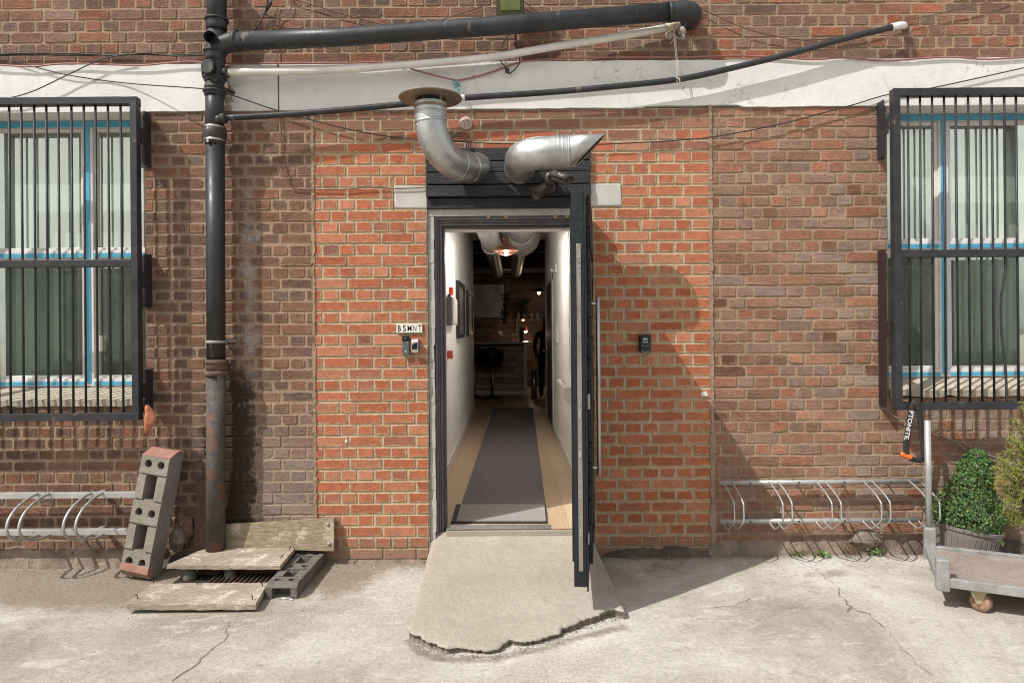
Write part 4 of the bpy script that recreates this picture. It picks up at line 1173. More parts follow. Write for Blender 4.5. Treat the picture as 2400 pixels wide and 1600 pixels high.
hat = MB(); hat.lathe([(.190, -.004), (.194, 0), (.193, .003), (.10, .034), (.001, .058)], (cx_.x, -.40, hat_z), (0, 0, 1), 48)
hat.lathe([(.190, -.003), (.10, .028), (.001, .052)], (cx_.x, -.40, hat_z), (0, 0, 1), 48)
hat.build('cowl', m_cowl, vd, fix=False)
vd2 = thing('vent_duct', P(1222, 412, 0), 'galvanised vent duct bending right to an open slant-cut end', 'vent duct', 'vent ducts above the door')
zc_ = P(1222, 400, .0).z
X0 = .060
bend = [Vector((X0, .02, zc_)), Vector((X0, -.10, zc_)), Vector((X0, -.18, zc_)), Vector((X0, -.28, zc_))]
rb_ = .16
for k_ in range(1, 9):
    a = math.pi / 2 * k_ / 8
    bend.append(Vector((X0 + rb_ * (1 - math.cos(a)), -.28 - rb_ * math.sin(a), zc_ + .006 * k_ / 8)))
yb_ = -.28 - rb_
bend += [Vector((x, yb_, zc_ + .008)) for x in (X0 + rb_ + .04,)]
bp_ = smooth_path(bend, 3)
MB().tube(bp_, RD, 36, cap=False).build('elbow', m_galv, vd2)
seam(bp_, 9, len(bp_) - 3, Vector((-.1, -.35, .9)), vd2)
xs0, xs1 = X0 + rb_ + .035, X0 + rb_ + .130
MB().tube([Vector((xs0 - .01, yb_, zc_ + .009)), Vector((xs1, yb_, zc_ + .012))], RD + .002, 36, cap=False).build('sleeve', m_galv, vd2)
for x in (xs0 + .03, xs0 + .055, xs1 - .002):
    p_ = [Vector((x - .006, yb_, zc_ + .011)), Vector((x, yb_, zc_ + .011)), Vector((x + .006, yb_, zc_ + .011))]
    MB().tube(p_, [RD + .001, RD + .0055, RD + .001], 36, cap=False).build('collar', m_galv, vd2)
hn = MB(); S_ = 40
ra, rb2 = [], []
for k_ in range(S_):
    a = 2 * math.pi * k_ / S_
    dy_, dz_ = math.cos(a) * (RD + .0006), math.sin(a) * (RD + .0006)
    ra.append(Vector((xs1 - .01, yb_ + dy_, zc_ + .012 + dz_)))
    rb2.append(Vector((.483 + .094 * math.sin(a), yb_ + dy_, zc_ + .019 + dz_)))
hn.add(ra + rb2, [(q, (q + 1) % S_, S_ + (q + 1) % S_, S_ + q) for q in range(S_)], 0, True)
ho = hn.build('slant_cut_end', m_galv, vd2)
ri, ro = [], []
for k_ in range(S_):
    a = 2 * math.pi * k_ / S_
    dy_, dz_ = math.cos(a) * (RD - .0045), math.sin(a) * (RD - .0045)
    ri.append(Vector((xs1 - .012, yb_ + dy_, zc_ + .012 + dz_))); ro.append(Vector((.481 + .090 * math.sin(a), yb_ + dy_, zc_ + .019 + dz_)))
MB().add(ri + ro, [(q, (q + 1) % S_, S_ + (q + 1) % S_, S_ + q) for q in range(S_)] + [tuple(range(S_))], 0, True).build('painted_dark_sheet', m_mesh, vd2, fix=False)  # inner tube coloured dark to paint the shade inside the duct mouth
for nm_, o_ in (('slant_cut_end', ho),):
    s_ = o_.modifiers.new('thickness', 'SOLIDIFY'); s_.thickness = .002; s_.offset = -1
MB().tube([Vector((X0, -.050, zc_)), Vector((X0, -.056, zc_)), Vector((X0, -.064, zc_)), Vector((X0, -.07, zc_))], [RD + .001, RD + .005, RD + .005, RD + .001], 36, cap=False).build('collar', m_galv, vd2)
for (x, z) in ((xs0 + .02, .05), (xs0 + .085, .048)):
    MB().lathe([(.006, 0), (.004, .004)], (x, yb_ - math.sqrt(RD ** 2 - (z - .03) ** 2) + .0, zc_ + z - .02), (0, -1, .2), 8).build('screw', m_screw, vd2)

# ================================================================== CCTV cameras
def cctv(base, tip, roll_hood, label):
    b, t = Vector(base), Vector(tip)
    o = thing('security_camera', b, label, 'security camera', 'security cameras above the door')
    d_ = (t - b).normalized()
    MB().lathe([(.040, -.012), (.040, .006), (.034, .014), (.020, .018)], (b.x, -.04, b.z), (0, -1, 0), 24).build('mount', m_cam, o)
    j = Vector((b.x, -.04, b.z)); kk = b + d_ * .0
    MB().tube([j, kk], .013, 10).lathe([(.001, -.020), (.016, -.014), (.020, 0), (.016, .014), (.001, .02)], kk, (0, 0, 1), 12).build('knuckle', m_black, o)
    s = b + d_ * .03
    bd_ = MB(); L_ = (t - s).length
    bd_.lathe([(.020, -.012), (.031, 0), (.033, .01), (.033, L_ - .01), (.035, L_ - .008), (.035, L_), (.028, L_), (.026, L_ - .008), (.001, L_ - .008)], s, d_, 24)
    bd_.build('body', m_cam, o)
    MB().lathe([(.001, .002), (.011, .001), (.014, -.004)], s + d_ * (L_ - .006), d_, 16).build('lens', m_lensglass, o)
    side = d_.cross(Vector((0, 0, 1))).normalized(); upv = side.cross(d_).normalized()
    hd = MB(); A, Bv = [], []
    for q in range(13):
        a = math.pi * (.02 + .96 * q / 12)
        off = side * math.cos(a) * .042 + upv * (math.sin(a) * .040 + .004)
        A.append(s - d_ * .012 + off * .96); Bv.append(t + d_ * (.012 + .02 * math.sin(a)) + off)
    hd.add(A + Bv, [(q, q + 1, 14 + q, 13 + q) for q in range(12)], 0, True)
    h = hd.build('hood', m_cam, o, fix=False)
    so_ = h.modifiers.new('thickness', 'SOLIDIFY'); so_.thickness = .003; so_.offset = 1
    sdir = -side if (-side).dot(Vector((0, -1, 0))) > 0 else side
    MB().lathe([(.007, 0), (.006, .003)], s + d_ * L_ * .55 + sdir * .030 + upv * .031, (sdir + upv * .9), 10).build('screw', m_screw, o)
cctv(P(1292, 413, .085), P(1330, 425, .19), 0, 'upper black bullet camera above the door, aimed to the right')
cctv(P(1289, 437, .075), P(1256, 456, .20), 0, 'lower black bullet camera above the door, aimed to the left')

# ================================================================== flood light
fl = thing('floodlight', P(1196, 30, .1), 'floodlight with an olive green lens above the thick black pipe', 'floodlight')
TM = Matrix.Translation(P(1196, 0, .13)) @ Matrix.Rotation(R(16), 4, 'X')
MB().box((-.090, -.028, -.105), (.090, .028, .16), TM).build('housing', m_black, fl, bevel=.008)
MB().box((-.083, -.034, -.098), (.083, -.0285, .153), TM).build('bezel', mat('dark_olive_bezel', (.06, .07, .03), None, 9, .4), fl, bevel=.003)
MB().box((-.064, -.038, -.070), (.064, -.0345, .13), TM).build('lens', m_olive, fl, bevel=.002)
MB().tube([P(1196, 30, .12), P(1196, 10, .0)], .012, 8).build('bracket', m_black, fl)

# ================================================================== small wall fittings left and right of the door
def plaque(px0, py0, px1, py1, d): 
    a, b = P(px0, py1, d), P(px1, py0, d); return a, b
sg = thing('name_sign', P(959, 779, .005), 'small ivory sign reading BSMNT on the orange brick', 'sign')
a, b = P(930, 779.5, .0), P(990, 758.5, .0)
MB().box((a.x, -.013, a.z), (b.x, -.002, b.z)).build('plate', m_sign, sg, bevel=.001)
def fit_letter(chr_, x0, x1, z0, z1, y, mb):
    t = text_mb(chr_, 1.0, Matrix.Identity(4), 0, 0.0, 1.0, .008 if chr_ in 'MN' else .020)
    xs_, zs_ = [v.x for v in t.v], [v.y for v in t.v]
    f = lambda v: Vector((x0 + (v.x - min(xs_)) / (max(xs_) - min(xs_)) * (x1 - x0), y, z0 + (v.y - min(zs_)) / (max(zs_) - min(zs_)) * (z1 - z0)))
    mb.add([f(v) for v in t.v], t.f)
lt_ = MB(); W_, H_ = b.x - a.x, b.z - a.z
for chr_, u0, u1 in (('B', .055, .175), ('S', .25, .375), ('M', .43, .59), ('N', .645, .775), ('T', .845, .97)):
    fit_letter(chr_, a.x + W_ * u0, a.x + W_ * u1, a.z + H_ * .13, a.z + H_ * .86, -.0135, lt_)
lt_.build('lettering', m_ink, sg, fix=False)
db = thing('doorbell', P(951, 832, .01), 'dark slate video doorbell below the name sign', 'doorbell')
a, b = P(944.5, 831.5, 0), P(960, 786.5, 0)
MB().box((a.x, -.030, a.z), (b.x, -.003, b.z)).build('body', m_slate, db, bevel=.004)
cz_ = a.z + (b.z - a.z) * .71
MB().box((a.x + .001, -.0325, cz_), (b.x - .001, -.0302, b.z - .001)).build('camera_window', m_lensglass, db, bevel=.001)
MB().lathe([(.007, 0), (.005, .003), (.001, .004)], ((a.x + b.x) / 2, -.0325, cz_ + .019), (0, -1, 0), 16).build('lens', m_gunmetal, db)
MB().lathe([(.0055, 0), (.001, .002)], ((a.x + b.x) / 2, -.030, a.z + .024), (0, -1, 0), 16).build('button', m_white, db)
MB().box((a.x + .022, -.031, cz_ - .006), (b.x - .003, -.0302, cz_ - .003)).build('status_bar', m_silver, db)
ic = thing('door_reader', P(973, 826, .01), 'silver access reader with a dark face beside the doorbell', 'door reader')
a, b = P(966.5, 825.5, 0), P(982, 794, 0)
pr = [(0, a.z), (-.040, a.z), (-.046, a.z + .02), (-.046, b.z - .02), (-.030, b.z), (0, b.z)]
MB().prism([(a.x, y - .002, z) for y, z in pr], (b.x - a.x, 0, 0)).build('body', m_silver, ic, bevel=.002)
sc_ = MB(); z0_, z1_ = a.z + .022, b.z - .022
sc_.prism([(a.x + .004, -.0485, z0_), (b.x - .005, -.0485, z0_), (b.x - .005, -.0485, z1_), (a.x + .022, -.0485, z1_ - .004), (a.x + .004, -.0485, z1_ - .018)], (0, -.0012, 0)); sc_.build('face', m_lensglass, ic)
ks = thing('key_safe', P(1509, 824, .01), 'black key safe with combination dials on the shaded orange brick', 'key safe')
a, b = P(1496.5, 826, 0), P(1523, 783.5, 0)
mx_ = (a.x + b.x) / 2
MB().box((a.x, -.042, a.z), (b.x, -.003, b.z)).build('body', m_black, ks, bevel=.011, seg=4)
h_ = b.z - a.z
dsh = MB()
zt_, zb__ = a.z + h_ * .80, a.z + h_ * .38
for (p0, p1) in (((-.012, zt_), (-.019, zb__)), ((.012, zt_), (.019, zb__)), ((-.019, zb__), (.019, zb__))):
    dsh.tube([(mx_ + p0[0], -.0425, p0[1]), (mx_ + p1[0], -.0425, p1[1])], .0011, 6)
dsh.prism([(mx_ - .012, -.042, zt_ + .002), (mx_ + .012, -.042, zt_ + .002), (mx_ + .014, -.042, zt_ - .012), (mx_ - .014, -.042, zt_ - .012)], (0, -.0015, 0))
for q in range(3):
    dsh.box((mx_ - .026 + q * .019, -.040, a.z + .004 + (.004 if q != 1 else 0)), (mx_ - .011 + q * .019, -.0428, a.z + .007 + (.004 if q != 1 else 0)))
dsh.build('trim', m_silver, ks)
for q in range(4):
    MB().lathe([(.0065, -.003), (.0065, .003)], (mx_ - .0105 + q * .007, -.0385, a.z + h_ * .585), (1, 0, 0), 14).build('dial', m_teal_digit, ks)
# round plaster badge with a few incised lines
bg_ = thing('round_badge', P(1092, 304, .0), 'round pinkish plaster badge with incised lines above the door boards', 'badge')
bc = P(1092, 290, 0)
MB().lathe([(.044, -.004), (.045, .010), (.040, .015), (.001, .017)], bc + Vector((0, -.0, 0)), (0, -1, 0), 28).build('disc', m_plaster, bg_)
ln = MB()
for pts in ([(-.020, .018), (-.012, .012), (.016, .013), (.024, .018)], [(-.018, .02), (-.010, .008), (-.011, -.012), (-.008, -.024)], [(.024, .012), (.022, -.006), (.017, -.024)], [(-.012, .026), (.004, .022), (.02, .027)], [(-.004, -.006), (.006, -.009), (.014, -.005)]):
    ln.tube(smooth_path([bc + Vector((x, -.0165, z)) for x, z in pts], 3), .0013, 5)
ln.build('incised_line', mat('incision', (.16, .10, .09), None, 9, .9), bg_)
# twine
tw = MB()
for q in range(9):
    x, y = 1068 + rng.uniform(-6, 6), 188 + rng.uniform(-4, 4)
    tw.tube(smooth_path([P(x, y, .05), P(x + rng.uniform(-5, 9), y + rng.uniform(4, 14), .07), P(1072 + rng.uniform(-8, 8), 200 + rng.uniform(-4, 8), .06), P(1073 + rng.uniform(-4, 5), 214 + rng.uniform(-6, 6), .07)], 4), .0022, 5)
tag(tw.build('twine', m_teal), 'frayed teal twine knotted round the red cable near the cowl', 'twine')

# ================================================================== cables
def z2(lst, ox, oy, s=.3401): return [(ox + x * s, oy + y * s) for x, y in lst]
def cable(lst, d, r, m, label, name='cable', cat='cable', group='cables on the wall', extra=()):
    mb = MB()
    for (pts, dd) in [(lst, d)] + list(extra):
        n = len(pts)
        ds = dd if isinstance(dd, (list, tuple)) else [dd] * n
        mb.tube(smooth_path([P(x, y, q) for (x, y), q in zip(pts, ds)], 6), r, 6)
    return tag(mb.build(name, m, fix=False), label, cat, group)
red = z2([(-120, 440), (200, 460), (400, 442), (560, 440), (800, 448), (1000, 450), (1250, 427), (1400, 429), (1560, 440), (1950, 438), (2350, 436)], 0, 0) + z2([(310, 432), (400, 445), (510, 485), (640, 520), (760, 548), (820, 552), (1000, 510), (1200, 440), (1320, 416), (1700, 398), (2352, 395)], 800, 0) + z2([(370, 385), (600, 393), (900, 412), (1100, 400), (1400, 418), (1830, 395), (2100, 410), (2480, 388)], 1600, 0)
cable(red, [.035 if i < 8 else (.022 if i < 13 else .05 if i < 16 else .024) for i in range(len(red))], .0058, m_wire_red, 'dusty red cable running along the top edge of the white band')
cable(z2([(-120, 384), (300, 380), (560, 384), (700, 381), (870, 376), (1150, 380), (1420, 370)], 0, 0), .02, .005, m_wire, 'pair of black cables pinned level along the brick left of the drainpipe', extra=[(z2([(-120, 378), (250, 366), (520, 370), (800, 384), (1000, 368), (1200, 386), (1420, 378)], 0, 0), .026)])
long_ = z2([(-120, 360), (0, 390), (230, 460), (500, 524), (900, 577), (1400, 613), (1560, 645), (1900, 760), (2100, 815), (2352, 880)], 0, 0) + z2([(250, 930), (520, 962), (740, 972), (1060, 990), (1330, 994), (1500, 996), (1800, 995), (2352, 966)], 800, 0) + z2([(300, 930), (700, 850), (1000, 770), (1200, 716), (1420, 652), (1720, 607), (2480, 440)], 1600, 0)
coil = []
for (cx2, cy2, rx, ry) in ((1079, 337, 25, 26), (1074, 340, 19, 21), (1077, 338, 22, 23)):
    coil.append(([(cx2 + rx * math.cos(t * math.pi / 8), cy2 - ry * math.sin(t * math.pi / 8)) for t in range(17)], .05))
cable(long_, [.03] * 5 + [.185] + [.10] + [.03] * 3 + [.03] * (len(long_) - 10), .0038, m_wire, 'long thin black cable sagging across the whole wall, coiled beside the left duct', extra=coil)
cable(z2([(-140, 690), (0, 675), (100, 668), (250, 620), (480, 510), (700, 410), (880, 374)], 0, 0), .05, .0038, m_wire, 'slack black cable looping down across the band at the far left')
s7 = .1658
v_ = z2([(478, -120), (490, 0), (500, 90), (440, 200), (350, 270), (315, 370), (305, 700), (315, 1100), (320, 1550)], 600, 0, s7) + z2([(1930, 830), (1950, 1050), (1970, 1180), (2000, 1270), (2050, 1300), (2352, 1306)], 0, 0) + z2([(180, 1292), (400, 1300), (598, 1290)], 800, 0)
cable(v_, .014, .0036, m_wire_brown, 'thin brown cable dropping straight down the wall right of the drainpipe to the door boards')
cable(z2([(500, -30), (560, 0), (900, 100), (1400, 250), (1890, 366), (2100, 390)], 600, 0, s7), .02, .0036, m_wire_brown, 'thin brown cable slanting down to the middle of the thick black pipe')
cable(z2([(480, 185), (620, 160), (850, 85), (1060, 15), (1110, -10)], 800, 0), [.02, .02, .03, .05, .08], .0036, m_wire_brown, 'thin brown cable rising from behind the thick pipe to the left of the floodlight')
cable(z2([(1230, 0), (1270, 22), (1370, 100), (1480, 180)], 800, 0), .03, .0036, m_wire_brown, 'short cable dropping right from the floodlight behind the thick pipe')
cable(z2([(30, 20), (90, 40), (400, 185), (700, 262), (900, 275), (1200, 240), (1500, 150), (1800, 90), (2150, 5), (2250, -40)], 1600, 0), [.05] + [.03] * 9, .0036, m_wire_brown, 'brown cable swagged over the brick above the capped overflow pipe')
cable(z2([(-60, 480), (0, 400), (120, 210), (180, 90), (240, -20)], 600, 0, s7), .03, .0045, m_wire, 'bundle of black cables climbing beside the drainpipe top', extra=[(z2([(-60, 470), (20, 370), (110, 230), (150, 90), (160, -20)], 600, 0, s7), .036), (z2([(-50, 460), (10, 390), (125, 200), (215, 60), (200, -30)], 600, 0, s7), .024), ([(614, 33), (657, 46)], .03)])
s5 = .1148
lp = z2([(600, 330), (590, 700), (600, 900), (640, 1080), (670, 1190), (665, 1300), (600, 1400), (480, 1500), (430, 1480), (410, 1400), (330, 1300), (285, 1220), (300, 1060), (345, 880), (430, 730), (520, 560)], 1140, 0, s5)
kn = [(1189 + 4 * math.cos(t), 166 + 5 * math.sin(t * 1.6)) for t in range(14)]
cable(lp, [.05] * 4 + [.035] * 10 + [.05] * 2, .0040, m_wire, 'knotted loop of black cable hanging below the floodlight', extra=[(kn, .05)])
s3 = .2424
cable(z2([(-20, 150), (0, 170), (80, 235), (170, 270), (290, 310), (430, 370), (640, 470), (800, 575), (1060, 660), (1310, 720)], 2080, 920, s3), .02, .0045, m_wire_grey, 'pair of grey cables slanting down the wall from the right grille behind the potted bush', extra=[(z2([(430, 365), (640, 462), (740, 490), (850, 555), (1060, 630), (1310, 712)], 2080, 920, s3), .026)])

# ================================================================== chain lock
ch = thing('chain_lock', P(2140, 1085, .2), 'chain lock in a black fabric sleeve with an orange end, hung over the right grille', 'chain lock')
q = lambda x, y, d: P(2080 + x * s3, 920 + y * s3, d)
def flat_tube(pts, rx, seg=14):
    mb = MB(); pts = smooth_path(pts, 5); vs = []
    for i, p in enumerate(pts):
        t = (pts[min(i + 1, len(pts) - 1)] - pts[max(i - 1, 0)]).normalized()
        side = Vector((0, -1, 0)).cross(t); side = side.normalized() if side.length > .2 else Vector((1, 0, 0)); nn = t.cross(side)
        k_ = 1 + .10 * noise.noise(p * 38)
        for s_ in range(seg):
            a = 2 * math.pi * s_ / seg
            vs.append(p + side * math.cos(a) * rx * k_ + nn * math.sin(a) * rx * .55)
    n = len(pts)
    mb.add(vs, [(i * seg + s_, i * seg + (s_ + 1) % seg, (i + 1) * seg + (s_ + 1) % seg, (i + 1) * seg + s_) for i in range(n - 1) for s_ in range(seg)] + [tuple(range(seg)), tuple(range((n - 1) * seg, n * seg))], 0, True)
    return mb
flat_tube([q(290, 95, .16), q(262, 88, .205), q(232, 170, .205), q(212, 280, .205), q(190, 420, .205), q(180, 520, .205), q(182, 590, .205)], .0195).build('sleeve', m_sleeve, ch)
flat_tube([q(255, 105, .16), q(278, 90, .215), q(300, 140, .215), q(318, 260, .21), q(335, 400, .21), q(350, 530, .21), q(352, 640, .21)], .0195).build('sleeve', m_sleeve, ch)
flat_tube([q(215, 630, .205), q(280, 650, .205), q(340, 648, .205), q(370, 620, .205)], .017).build('chain_end', m_sleeve, ch)
flat_tube([q(130, 603, .205), q(155, 600, .205), q(190, 612, .205), q(232, 630, .205)], .0185).build('lock_body', m_orange, ch)
pa, pb = q(232, 178, .2175), q(180, 455, .2175)
dirv = (pb - pa).normalized(); upv = Vector((0, -1, 0)).cross(dirv).normalized()
if upv.x < 0: upv = -upv
Mx = Matrix(((dirv.x, upv.x, 0, 0), (dirv.y, upv.y, -1, 0), (dirv.z, upv.z, 0, 0), (0, 0, 0, 1)))
Mx = Matrix.Translation((pa + pb) / 2) @ Mx
text_mb('PTONITE.', .037, Mx, 0, .0006, 1.0, .0012, 1.22).build('lettering', m_letter, ch)

# ================================================================== bike racks
def z1(x, y): return x * .3406, 1066 + y * .3406
bl = thing('bike_rack', P(150, 1260, .1), 'galvanised bike rack with curled hoops on square rails, beside the leaning grey block', 'bike rack', 'bike racks')
zt, zl = P(120, 1160, .1).z, P(120, 1246, .1).z
xe = P(332, 1160, .1).x
for z in (zt, zl):
    MB().box((-3.75, -.115, z - .019), (xe, -.080, z + .019)).build('rail', m_galv_pole, bl, bevel=.002)
sl2 = MB()
for x in (-3.62, -2.75):
    for z in (zt, zl): sl2.box((x, -.082, z - .012), (x + .03, .01, z + .012))
sl2.build('wall_fixing', m_galv_pole, bl)
for i in range(3):
    for j in range(2):
        x = P(92 + i * 124 + j * 27, 1160, .1).x
        if x > xe: continue
        pts = []
        for k in range(17):
            a = math.pi / 2 - math.pi * k / 16
            pts.append(Vector((x, -.10 - .29 * math.cos(a) ** .9 if math.cos(a) > 0 else -.10, (zt + zl) / 2 + (zt - zl) / 2 * 1.12 * math.sin(a) - .012 * math.cos(a))))
        pts = [Vector((x, -.085, zt + .02))] + pts + [Vector((x, -.085, zl - .02))]
        MB().tube(smooth_path(pts, 2), .0085, 10).build('hoop', m_galv_pole, bl)
brk = thing('bike_rack', P(1900, 1230, .08), 'galvanised bike rack with angular rod hoops on round rails, right of the doorway', 'bike rack', 'bike racks')
zt, zl = P(1900, 1129, .07).z, P(1900, 1219.5, .07).z
xa, xb = P(1685, 1129, .07).x, P(2156, 1129, .07).x
for z in (zt, zl):
    rl = MB(); rl.tube([(xa, -.07, z), (xb, -.07, z)], .0165, 14, cap=True); rl.build('rail', m_galv_pole, brk)
fx = MB()
for x in (xa + .20, xa + .52, xa + .82, xb - .2):
    for z in (zt, zl): fx.lathe([(.007, 0), (.006, .003)], (x, -.0868, z), (0, -1, 0), 8); fx.tube([(x, -.06, z), (x, .01, z)], .006, 6)
fx.build('wall_fixing', m_ring, brk)
for i, zx in enumerate(((270, 332), (590, 650), (907, 967), (1230, 1290), (1547, 1612))):
    for xz in zx:
        x = P(1600 + xz * .3406, 1129, .07).x + rng.uniform(-.003, .003)
        MB().tube(smooth_path([(x, -.086, zt + .006), (x, -.10, zt + .004), (x + .004, -.20, zt - .03), (x + .006, -.285, zt - .075), (x + .006, -.295, zt - .10), (x + .006, -.30, zl + .085), (x + .004, -.285, zl + .05), (x + .002, -.20, zl - .012), (x, -.17, zl - .022), (x, -.10, zl - .010), (x, -.086, zl)], 3), .0054, 8).build('hoop', m_galv_pole, brk)

# ================================================================== grey fence blocks
def fence_block(label, M, L, W, T, m, m_end, pads, bev=.012, hollow=False):
    """long block: x width, y 0 (back) .. -T (front with holes), z 0..L"""
    o0 = M.translation
    t = thing('fence_block', o0, label, 'fence block', 'grey fence blocks')
    c = .045
    prof = [(0, 0.0), (0, L), (-T * .45, L), (-T, L - c), (-T, c * .8), (-T * .75, 0)]
    mb = MB(); mb.prism([(-W / 2, y, z) for y, z in prof], (W, 0, 0))
    ob = mb.build('body', m, None, world0=True)
    ct = MB()
    for f in (.12, .5, .88):
        for s in (-1, 1):
            ct.tube([(s * W * .23, -T - .02, L * f), (s * W * .23, -T * .25, L * f)], W * .125, 20, sm=False)
    for f in (.305, .695):
        ct.box((-W * .22, -T - .02, L * f - L * .095), (W * .19, .02, L * f + L * .095))
    for f in (.205, .405, .595, .795):
        ct.box((-W * .6, -T - .02, L * f - .006), (W * .6, -T + .012, L * f + .006))
    if hollow: ct.box((-W * .30, -T * .70, -.05), (W * .30, .02, L * .13))
    cut(ob, ct)
    bm = bmesh.new(); bm.from_mesh(ob.data)
    for v in bm.verts:
        v.co += Vector([noise.noise(v.co * 16 + Vector((q * 9, 0, 0))) * .003 for q in range(3)])
        v.co = (M @ v.co) - o0
    bmesh.ops.recalc_face_normals(bm, faces=bm.faces)
    bm.to_mesh(ob.data); bm.free()
    ob.parent = t; ob.location = (0, 0, 0)
    b = ob.modifiers.new('bevel', 'BEVEL'); b.width = bev; b.segments = 3; b.limit_method = 'ANGLE'; b.angle_limit = R(35); b.use_clamp_overlap = True
    baked(ob)
    if m_end:
        e = .006
        for (pr,) in (([(.0, L + .001), (-T * .45, L + .001), (-T - .001, L - c + .002), (-T - .001, L - c - .004), (-T * .4, L - .012), (.0, L - .012)],), ([(-T * .70, -.002), (-T - .002, c * .8 - .002), (-T - .002, c * 1.75), (-T * .6, c * 1.75)],)):
            mb = MB(); mb.prism([M @ Vector((-W / 2 - .001, y, z)) for y, z in pr], M.to_3x3() @ Vector((W + .002, 0, 0)))
            mb.build('painted_end', m_end, t, bevel=.004)
    return t
bt_ = G(320, 1362)
base = Vector((bt_.x + .01, bt_.y + .11, gz(bt_.x, -bt_.y) + .012))
tp = P(399, 1062, .08)
zax = (Vector((tp.x, -.075, tp.z)) - Vector((base.x, base.y, base.z))).normalized()
yax = Vector((.20, 1, 0)); yax = (yax - zax * yax.dot(zax)).normalized(); xax = yax.cross(zax)
BM = Matrix(((xax.x, yax.x, zax.x, base.x), (xax.y, yax.y, zax.y, base.y), (xax.z, yax.z, zax.z, base.z), (0, 0, 0, 1)))
fence_block('grey fence block with paired round holes and terracotta ends, leaning upright against the wall', BM, .80, .20, .135, m_cement, m_terra, 3)
p0, p1 = G(661, 1406), Vector((-1.335, -.03, .05))
zax = (Vector((p1.x, p1.y, 0)) - Vector((p0.x, p0.y, 0))).normalized()
yax = Vector((0, 0, -1)); xax = yax.cross(zax)
BM = Matrix(((xax.x, yax.x, zax.x, p0.x - .01), (xax.y, yax.y, zax.y, p0.y + .015), (xax.z, yax.z, zax.z, gz(p0.x, -p0.y) + .002), (0, 0, 0, 1)))
fb = fence_block('eroded dark grey fence block lying flat on the yard, its end facing out', BM, .60, .185, .088, m_cement_dark, None, 3, .014, True)
# ================================================================== planks
def plank(corners_top, th, m, label, nails=(), name='wood_plank', bolts=()):
    c = [Vector(p) for p in corners_top]        # near-left, near-right, far-right, far-left (top face)
    nrm = (c[1] - c[0]).cross(c[3] - c[0]).normalized()
    o = thing(name, sum(c, Vector()) / 4 - nrm * th, label, 'plank', 'weathered planks by the drain')
    mb = MB(); N = 14
    rows = []
    for i in range(N + 1):
        t = i / N
        a = c[0].lerp(c[1], t); b = c[3].lerp(c[2], t)
        wv = [Vector([rng.uniform(-.002, .002) for _ in range(3)]) for _ in range(4)]
        rows.append([a + wv[0], b + wv[1], b - nrm * th + wv[2], a - nrm * th + wv[3]])
    vs = [v for r_ in rows for v in r_]
    fs = [(i * 4 + k, i * 4 + (k + 1) % 4, i * 4 + 4 + (k + 1) % 4, i * 4 + 4 + k) for i in range(N) for k in range(4)] + [(0, 1, 2, 3), tuple(N * 4 + k for k in (3, 2, 1, 0))]
    mb.add(vs, fs)
    mb.build('board', m, o, bevel=.003)
    for (u, v, bend_) in nails:
        p = c[0].lerp(c[1], u).lerp(c[3].lerp(c[2], u), v)
        e = p + nrm * .022 + Vector((bend_, -.006, 0))
        MB().tube([p - nrm * .004, p + nrm * .016, e], .0022, 6).lathe([(.0055, 0), (.0055, .002)], e, (e - p), 8).build('nail', m_nail, o)
    for (u, v) in bolts:
        p = c[0].lerp(c[1], u).lerp(c[3].lerp(c[2], u), v)
        MB().lathe([(.013, 0), (.012, .005), (.006, .010), (.001, .011)], p, nrm, 12).build('bolt', m_zinc, o)
    return o
plank([P(523, 1287, .075), P(783, 1291, .075), P(783, 1212, .045), P(523, 1228, .045)], .028, m_plank_green, 'mossy weathered plank standing on edge against the wall right of the drainpipe', bolts=((.945, .80), (.955, .22)))
Z = .125
plank([(-2.135, -.37, Z), (-1.43, -.385, Z - .006), (-1.435, -.09, Z + .004), (-2.03, -.08, Z + .008)], .030, m_plank, 'bleached plank lying raised over the drain, nearer the wall', nails=((.03, .45, .01), (.965, .85, .008), (.955, .35, .012)))
plank([(-2.155, -.775, .047), (-1.435, -.775, .042), (-1.475, -.47, .046), (-2.17, -.475, .05)], .036, m_plank, 'bleached plank lying flat on the yard, the nearest to the camera', nails=((.03, .92, .008), (.035, .25, -.006), (.97, .80, .0), (.955, .18, .0), (.40, .93, .01)))
tp_ = thing('timber_post', P(468, 1284, .06), 'narrow brown timber offcut standing between the leaning block and the drainpipe', 'timber')
MB().hexa([P(453, 1286, .10), P(487, 1286, .10), P(487, 1284, .05), P(453, 1284, .05)], [P(462, 1128, .06), P(487, 1118, .06), P(487, 1114, .02), P(466, 1120, .02)]).build('board', m_post, tp_, bevel=.003)
MB().hexa([P(527, 1190, .02), P(532, 1190, .02), P(532, 1190, .01), P(527, 1190, .01)], [P(541, 1085, .02), P(546, 1084, .02), P(546, 1084, .01), P(541, 1085, .01)]).build('splinter', m_post, tp_)
# drain gully under the planks
dg_ = thing('drain_grate', (-1.75, -.4, .0), 'iron drain grate over a gully slab painted dark, half covered by two bleached planks', 'drain')
MB().box((-2.10, -.50, -.05), (-1.45, -.03, .012), jit=.006).build('gully', m_soil_pit_shade, dg_)  # near-black slab paints in the shaded depth of the pit
gr_ = MB()
for i in range(13):
    x = -1.86 + i * .031
    gr_.box((x, -.475, .016), (x + .006, -.20, .034))
gr_.box((-1.88, -.482, .014), (-1.44, -.470, .036))
gr_.build('grating', m_rust, dg_)
MB().box((-1.84, -.26, .016), (-1.44, -.235, .095), jit=.003).build('iron_channel', m_rust, dg_)
for (x, w) in ((-2.05, .07), (-1.80, .06)):
    MB().lathe([(w * .55, 0), (w * .6, .02), (w * .52, .06), (w * .42, .092), (.001, .093)], (x + .03, -.31, .005), (0, 0, 1), 10, sm=True).build('support', m_cement_dark, dg_)
